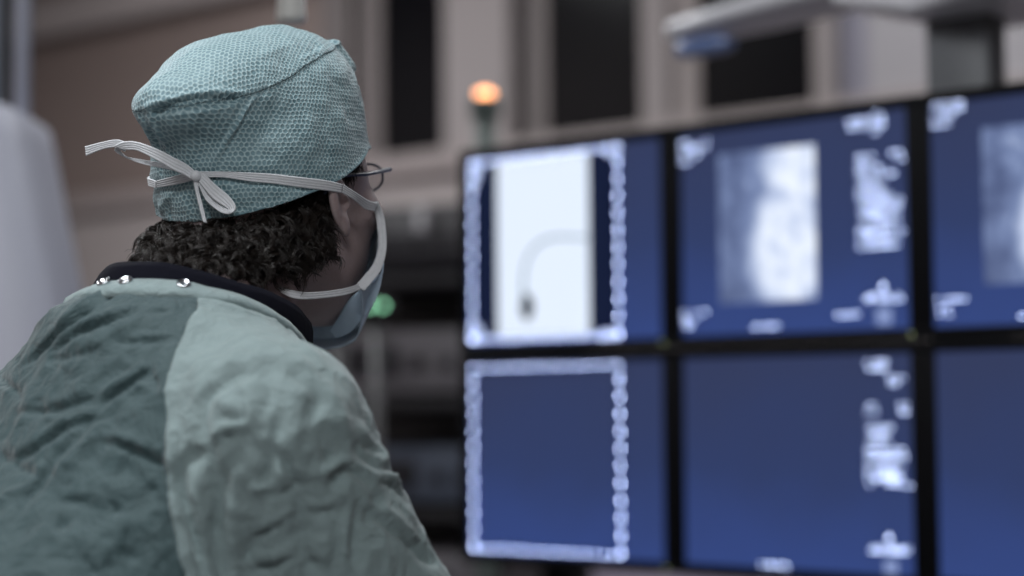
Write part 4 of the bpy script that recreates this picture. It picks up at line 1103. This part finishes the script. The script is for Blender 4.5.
def device(x, y, z, d, mat, label, knobs=2, slot=True, name='medical_device', cat='device'):
    base = V3(*(np.array(wpos(tr))@np.array([x, y, z, 1]))[:3]); r = empty(name, base, label, cat, 'devices on the trolley', -.45)
    MB().box((0, 0, d[2]/2+.006), (d[0], d[1], d[2]-.012), .012).build('housing', mat, r, 'auto')
    for s in (-1, 1): MB().box((s*d[0]*.35, 0, .004), (.03, d[1]*.8, .008)).build('foot', DEVD, r)
    if slot: MB().box((-d[0]*.12, -d[1]/2-.001, d[2]*.55), (d[0]*.5, .006, d[2]*.45), .002).build('display', DEVD, r, 'auto')
    for k in range(knobs):
        m = np.eye(4); m[:3, :3] = [[1, 0, 0], [0, 0, -1], [0, 1, 0]]; m[:3, 3] = (d[0]*(.24+.13*k), -d[1]/2, d[2]*.5)
        MB().lathe([(.014, -.002), (.014, .010), (.011, .014), (.001, .014)], 16, 0, m).build('knob', DEVD, r, 'auto')
    return r
device(.02, -.02, 1.631, (.44, .34, .10), DEVD, 'dark flat device on the top shelf of the trolley')
device(-.02, -.02, 1.371, (.50, .36, .15), DEV, 'light grey wide device on the second shelf of the trolley', 2)
device(.03, -.02, 1.141, (.46, .36, .13), BLUEG, 'blue grey device on the third shelf of the trolley', 3)
device(-.03, -.02, .941, (.50, .36, .11), DEV, 'light grey low device on the fourth shelf of the trolley', 2)
device(-.05, -.02, .711, (.40, .36, .13), DEVD, 'dark device on the fifth shelf of the trolley', 1)
device(.0, -.02, .431, (.42, .36, .2), ROSE, 'dusty red box on the sixth shelf of the trolley', 0, False, 'storage_box', 'box')
# indicator lamps: green pair and a small amber one beside the mask
def light_unit(name, px, py, Y, w, h, colr, st, label, cat, n=2, gap=.016, stand=None):
    c = at(px, py, Y); r = empty(name, (c[0], c[1], 0), label, cat)
    MB().lathe([(.09, 0), (.09, .012), (.03, .03), (.014, .04)], 28).build('base', RACK, r, 'auto')
    MB().tube([(0, 0, .03), (0, 0, c[2]-.03)], .012 if stand is None else stand[0], 14).build('pole', stand[1] if stand else RACK, r, True)
    MB().box((0, .012, c[2]), (w, .05, h), .008).build('lamp_housing', RACK, r, 'auto')
    for k in range(n):
        m = np.eye(4); m[:3, :3] = [[1, 0, 0], [0, 0, -1], [0, 1, 0]]; m[:3, 3] = ((k-(n-1)/2)*gap, -.013, c[2])
        MB().lathe([(.0055, -.002), (.0055, .001), (.004, .004), (.0005, .005)], 18, 0, m).build('indicator', glow(name+' glow', colr, st), r, True)
    return r
light_unit('indicator_stand', 377, 306, 3.75, .07, .03, '8fd8ac', 4.5, 'thin stand with two green lights beside the face mask', 'indicator light', 2, .026)
light_unit('status_stand', 340, 325, 3.3, .05, .03, 'd89a88', 2.2, 'thin stand with a faint pink light below the face mask', 'indicator light', 1)
# orange signal lamp on a grey green post, left of the screens
c = at(485, 93, 3.5); sg = empty('signal_lamp', (c[0], c[1], 0), 'small glowing orange lamp on a grey post above the left monitors', 'lamp')
GG = plain('grey green enamel', '555e5b', .7)
MB().lathe([(.12, 0), (.12, .015), (.05, .04), (.02, .06)], 32).build('base', GG, sg, 'auto')
MB().tube([(0, 0, .05), (0, 0, c[2]-.045)], .021, 18).build('post', GG, sg, True)
MB().lathe([(.026, c[2]-.05), (.030, c[2]-.04), (.030, c[2]-.012), (.024, c[2]-.010)], 24).build('socket', GG, sg, 'auto')
m = np.eye(4); m[:3, 3] = (0, 0, c[2])
MB().lathe([(.001, -.006), (.016, -.006), (.0175, -.003), (.0175, .002), (.012, .006), (.001, .008)], 24, 0, m).build('glowing_bulb', glow('orange lamp glow', 'ffab74', 5), sg, True)
# ------------------------------------------------------------------ pale machine at the left
MACH = plain('pale lilac grey machine shell', 'b4b6c2', .5, vs=3, var=.02); MDK = plain('dark metal tube', '4a5052', .35, 0)
mc = at(0, 300, 2.75); mx = mc[0]
mac = empty('imaging_machine', (mx-.12, 2.75, 0), 'tall pale lilac grey machine housing with twin poles, at the left edge', 'machine')
def zz(y, Y=2.62): return at(20, y, Y)[2]
def xx(px, Y=2.66): return at(px, 300, Y)[0]-(mx-.12)
secs = [(.30, 130), (.50, 110), (zz(360)-.25, 92), (zz(300), 76), (zz(200), 54), (zz(135), 41), (zz(108), 34), (zz(103), 28), (zz(99), 16)]
v = []; n = 28
for z, px in secs:
    hw = xx(px-16)
    for k in range(n):
        a = 2*PI*k/n; ca_, sa_ = math.cos(a), math.sin(a)
        v.append((hw*math.copysign(abs(ca_)**.35, ca_) if ca_ > 0 else -.20*abs(ca_)**.35, .16*math.copysign(abs(sa_)**.4, sa_), z))
f = [(i*n+j, i*n+(j+1) % n, (i+1)*n+(j+1) % n, (i+1)*n+j) for i in range(len(secs)-1) for j in range(n)]+[tuple(range(n))[::-1], tuple((len(secs)-1)*n+j for j in range(n))]
o = link('housing', v, f, MACH, mac); sharp(o, 45)
MB().box((0, 0, .20), (.22, .2, .22), .02).box((0, 0, .06), (.6, .55, .10), .03).build('base', MDK, mac, 'auto')
for sx0 in (-.25, .25):
    for sy0 in (-.22, .22):
        m = np.eye(4); m[:3, :3] = [[0, 0, 1], [0, 1, 0], [-1, 0, 0]]; m[:3, 3] = (sx0, sy0, .035)
        MB().lathe([(.001, 0), (.03, 0), (.035, .004), (.035, .022), (.03, .026), (.001, .026)], 18, 0, m).build('castor', MDK, mac, 'auto')
zt_ = zz(93)
MB().tube([(xx(20, 2.77), .02, zt_-.03), (xx(20, 2.77), .02, CEIL-.3)], .0125*1.0, 16).build('pole', MACH, mac, True)
MB().tube([(xx(6, 2.77), .0, zt_-.03), (xx(6, 2.77), .0, CEIL-.3)], .0075, 16).build('pole', MDK, mac, True)
MB().tube([(xx(-6, 2.77), .0, zt_-.03), (xx(-6, 2.77), .0, CEIL-.3)], .009, 16).build('pole', MACH, mac, True)
MB().box((xx(6, 2.77), .01, CEIL-.28), (.16, .12, .06), .01).build('top_bracket', MACH, mac, 'auto')
# ------------------------------------------------------------------ surgical lamp above the head, only its handle dips into view
hp = at(291, 22.5, 2.0); lam = empty('surgical_lamp', (hp[0], hp[1], CEIL), 'white surgical lamp whose handle end hangs just above the cap', 'surgical lamp')
WH = plain('white sterile plastic', 'ecece6', .4, vs=10, var=.02); q0 = hp[2]-CEIL
MB().lathe([(.004, q0-.001), (.0135, q0), (.0165, q0+.003), (.0172, q0+.007), (.0160, q0+.010), (.0155, q0+.05), (.0165, q0+.10), (.019, q0+.14)], 32).build('handle', WH, lam, 'auto')
MB().lathe([(.02, q0+.135), (.17, q0+.150), (.19, q0+.165), (.19, q0+.19), (.15, q0+.235), (.06, q0+.26), (.03, q0+.27)], 40).build('lamp_head', SUSM, lam, 'auto')
MB().tube([(0, 0, q0+.25), (0, 0, q0+.45), (0, .10, q0+.5), (.0, .75, q0+.62), (0, .80, q0+.66), (0, .80, -.02)], .022, 16).build('arm', SUSM, lam, True)
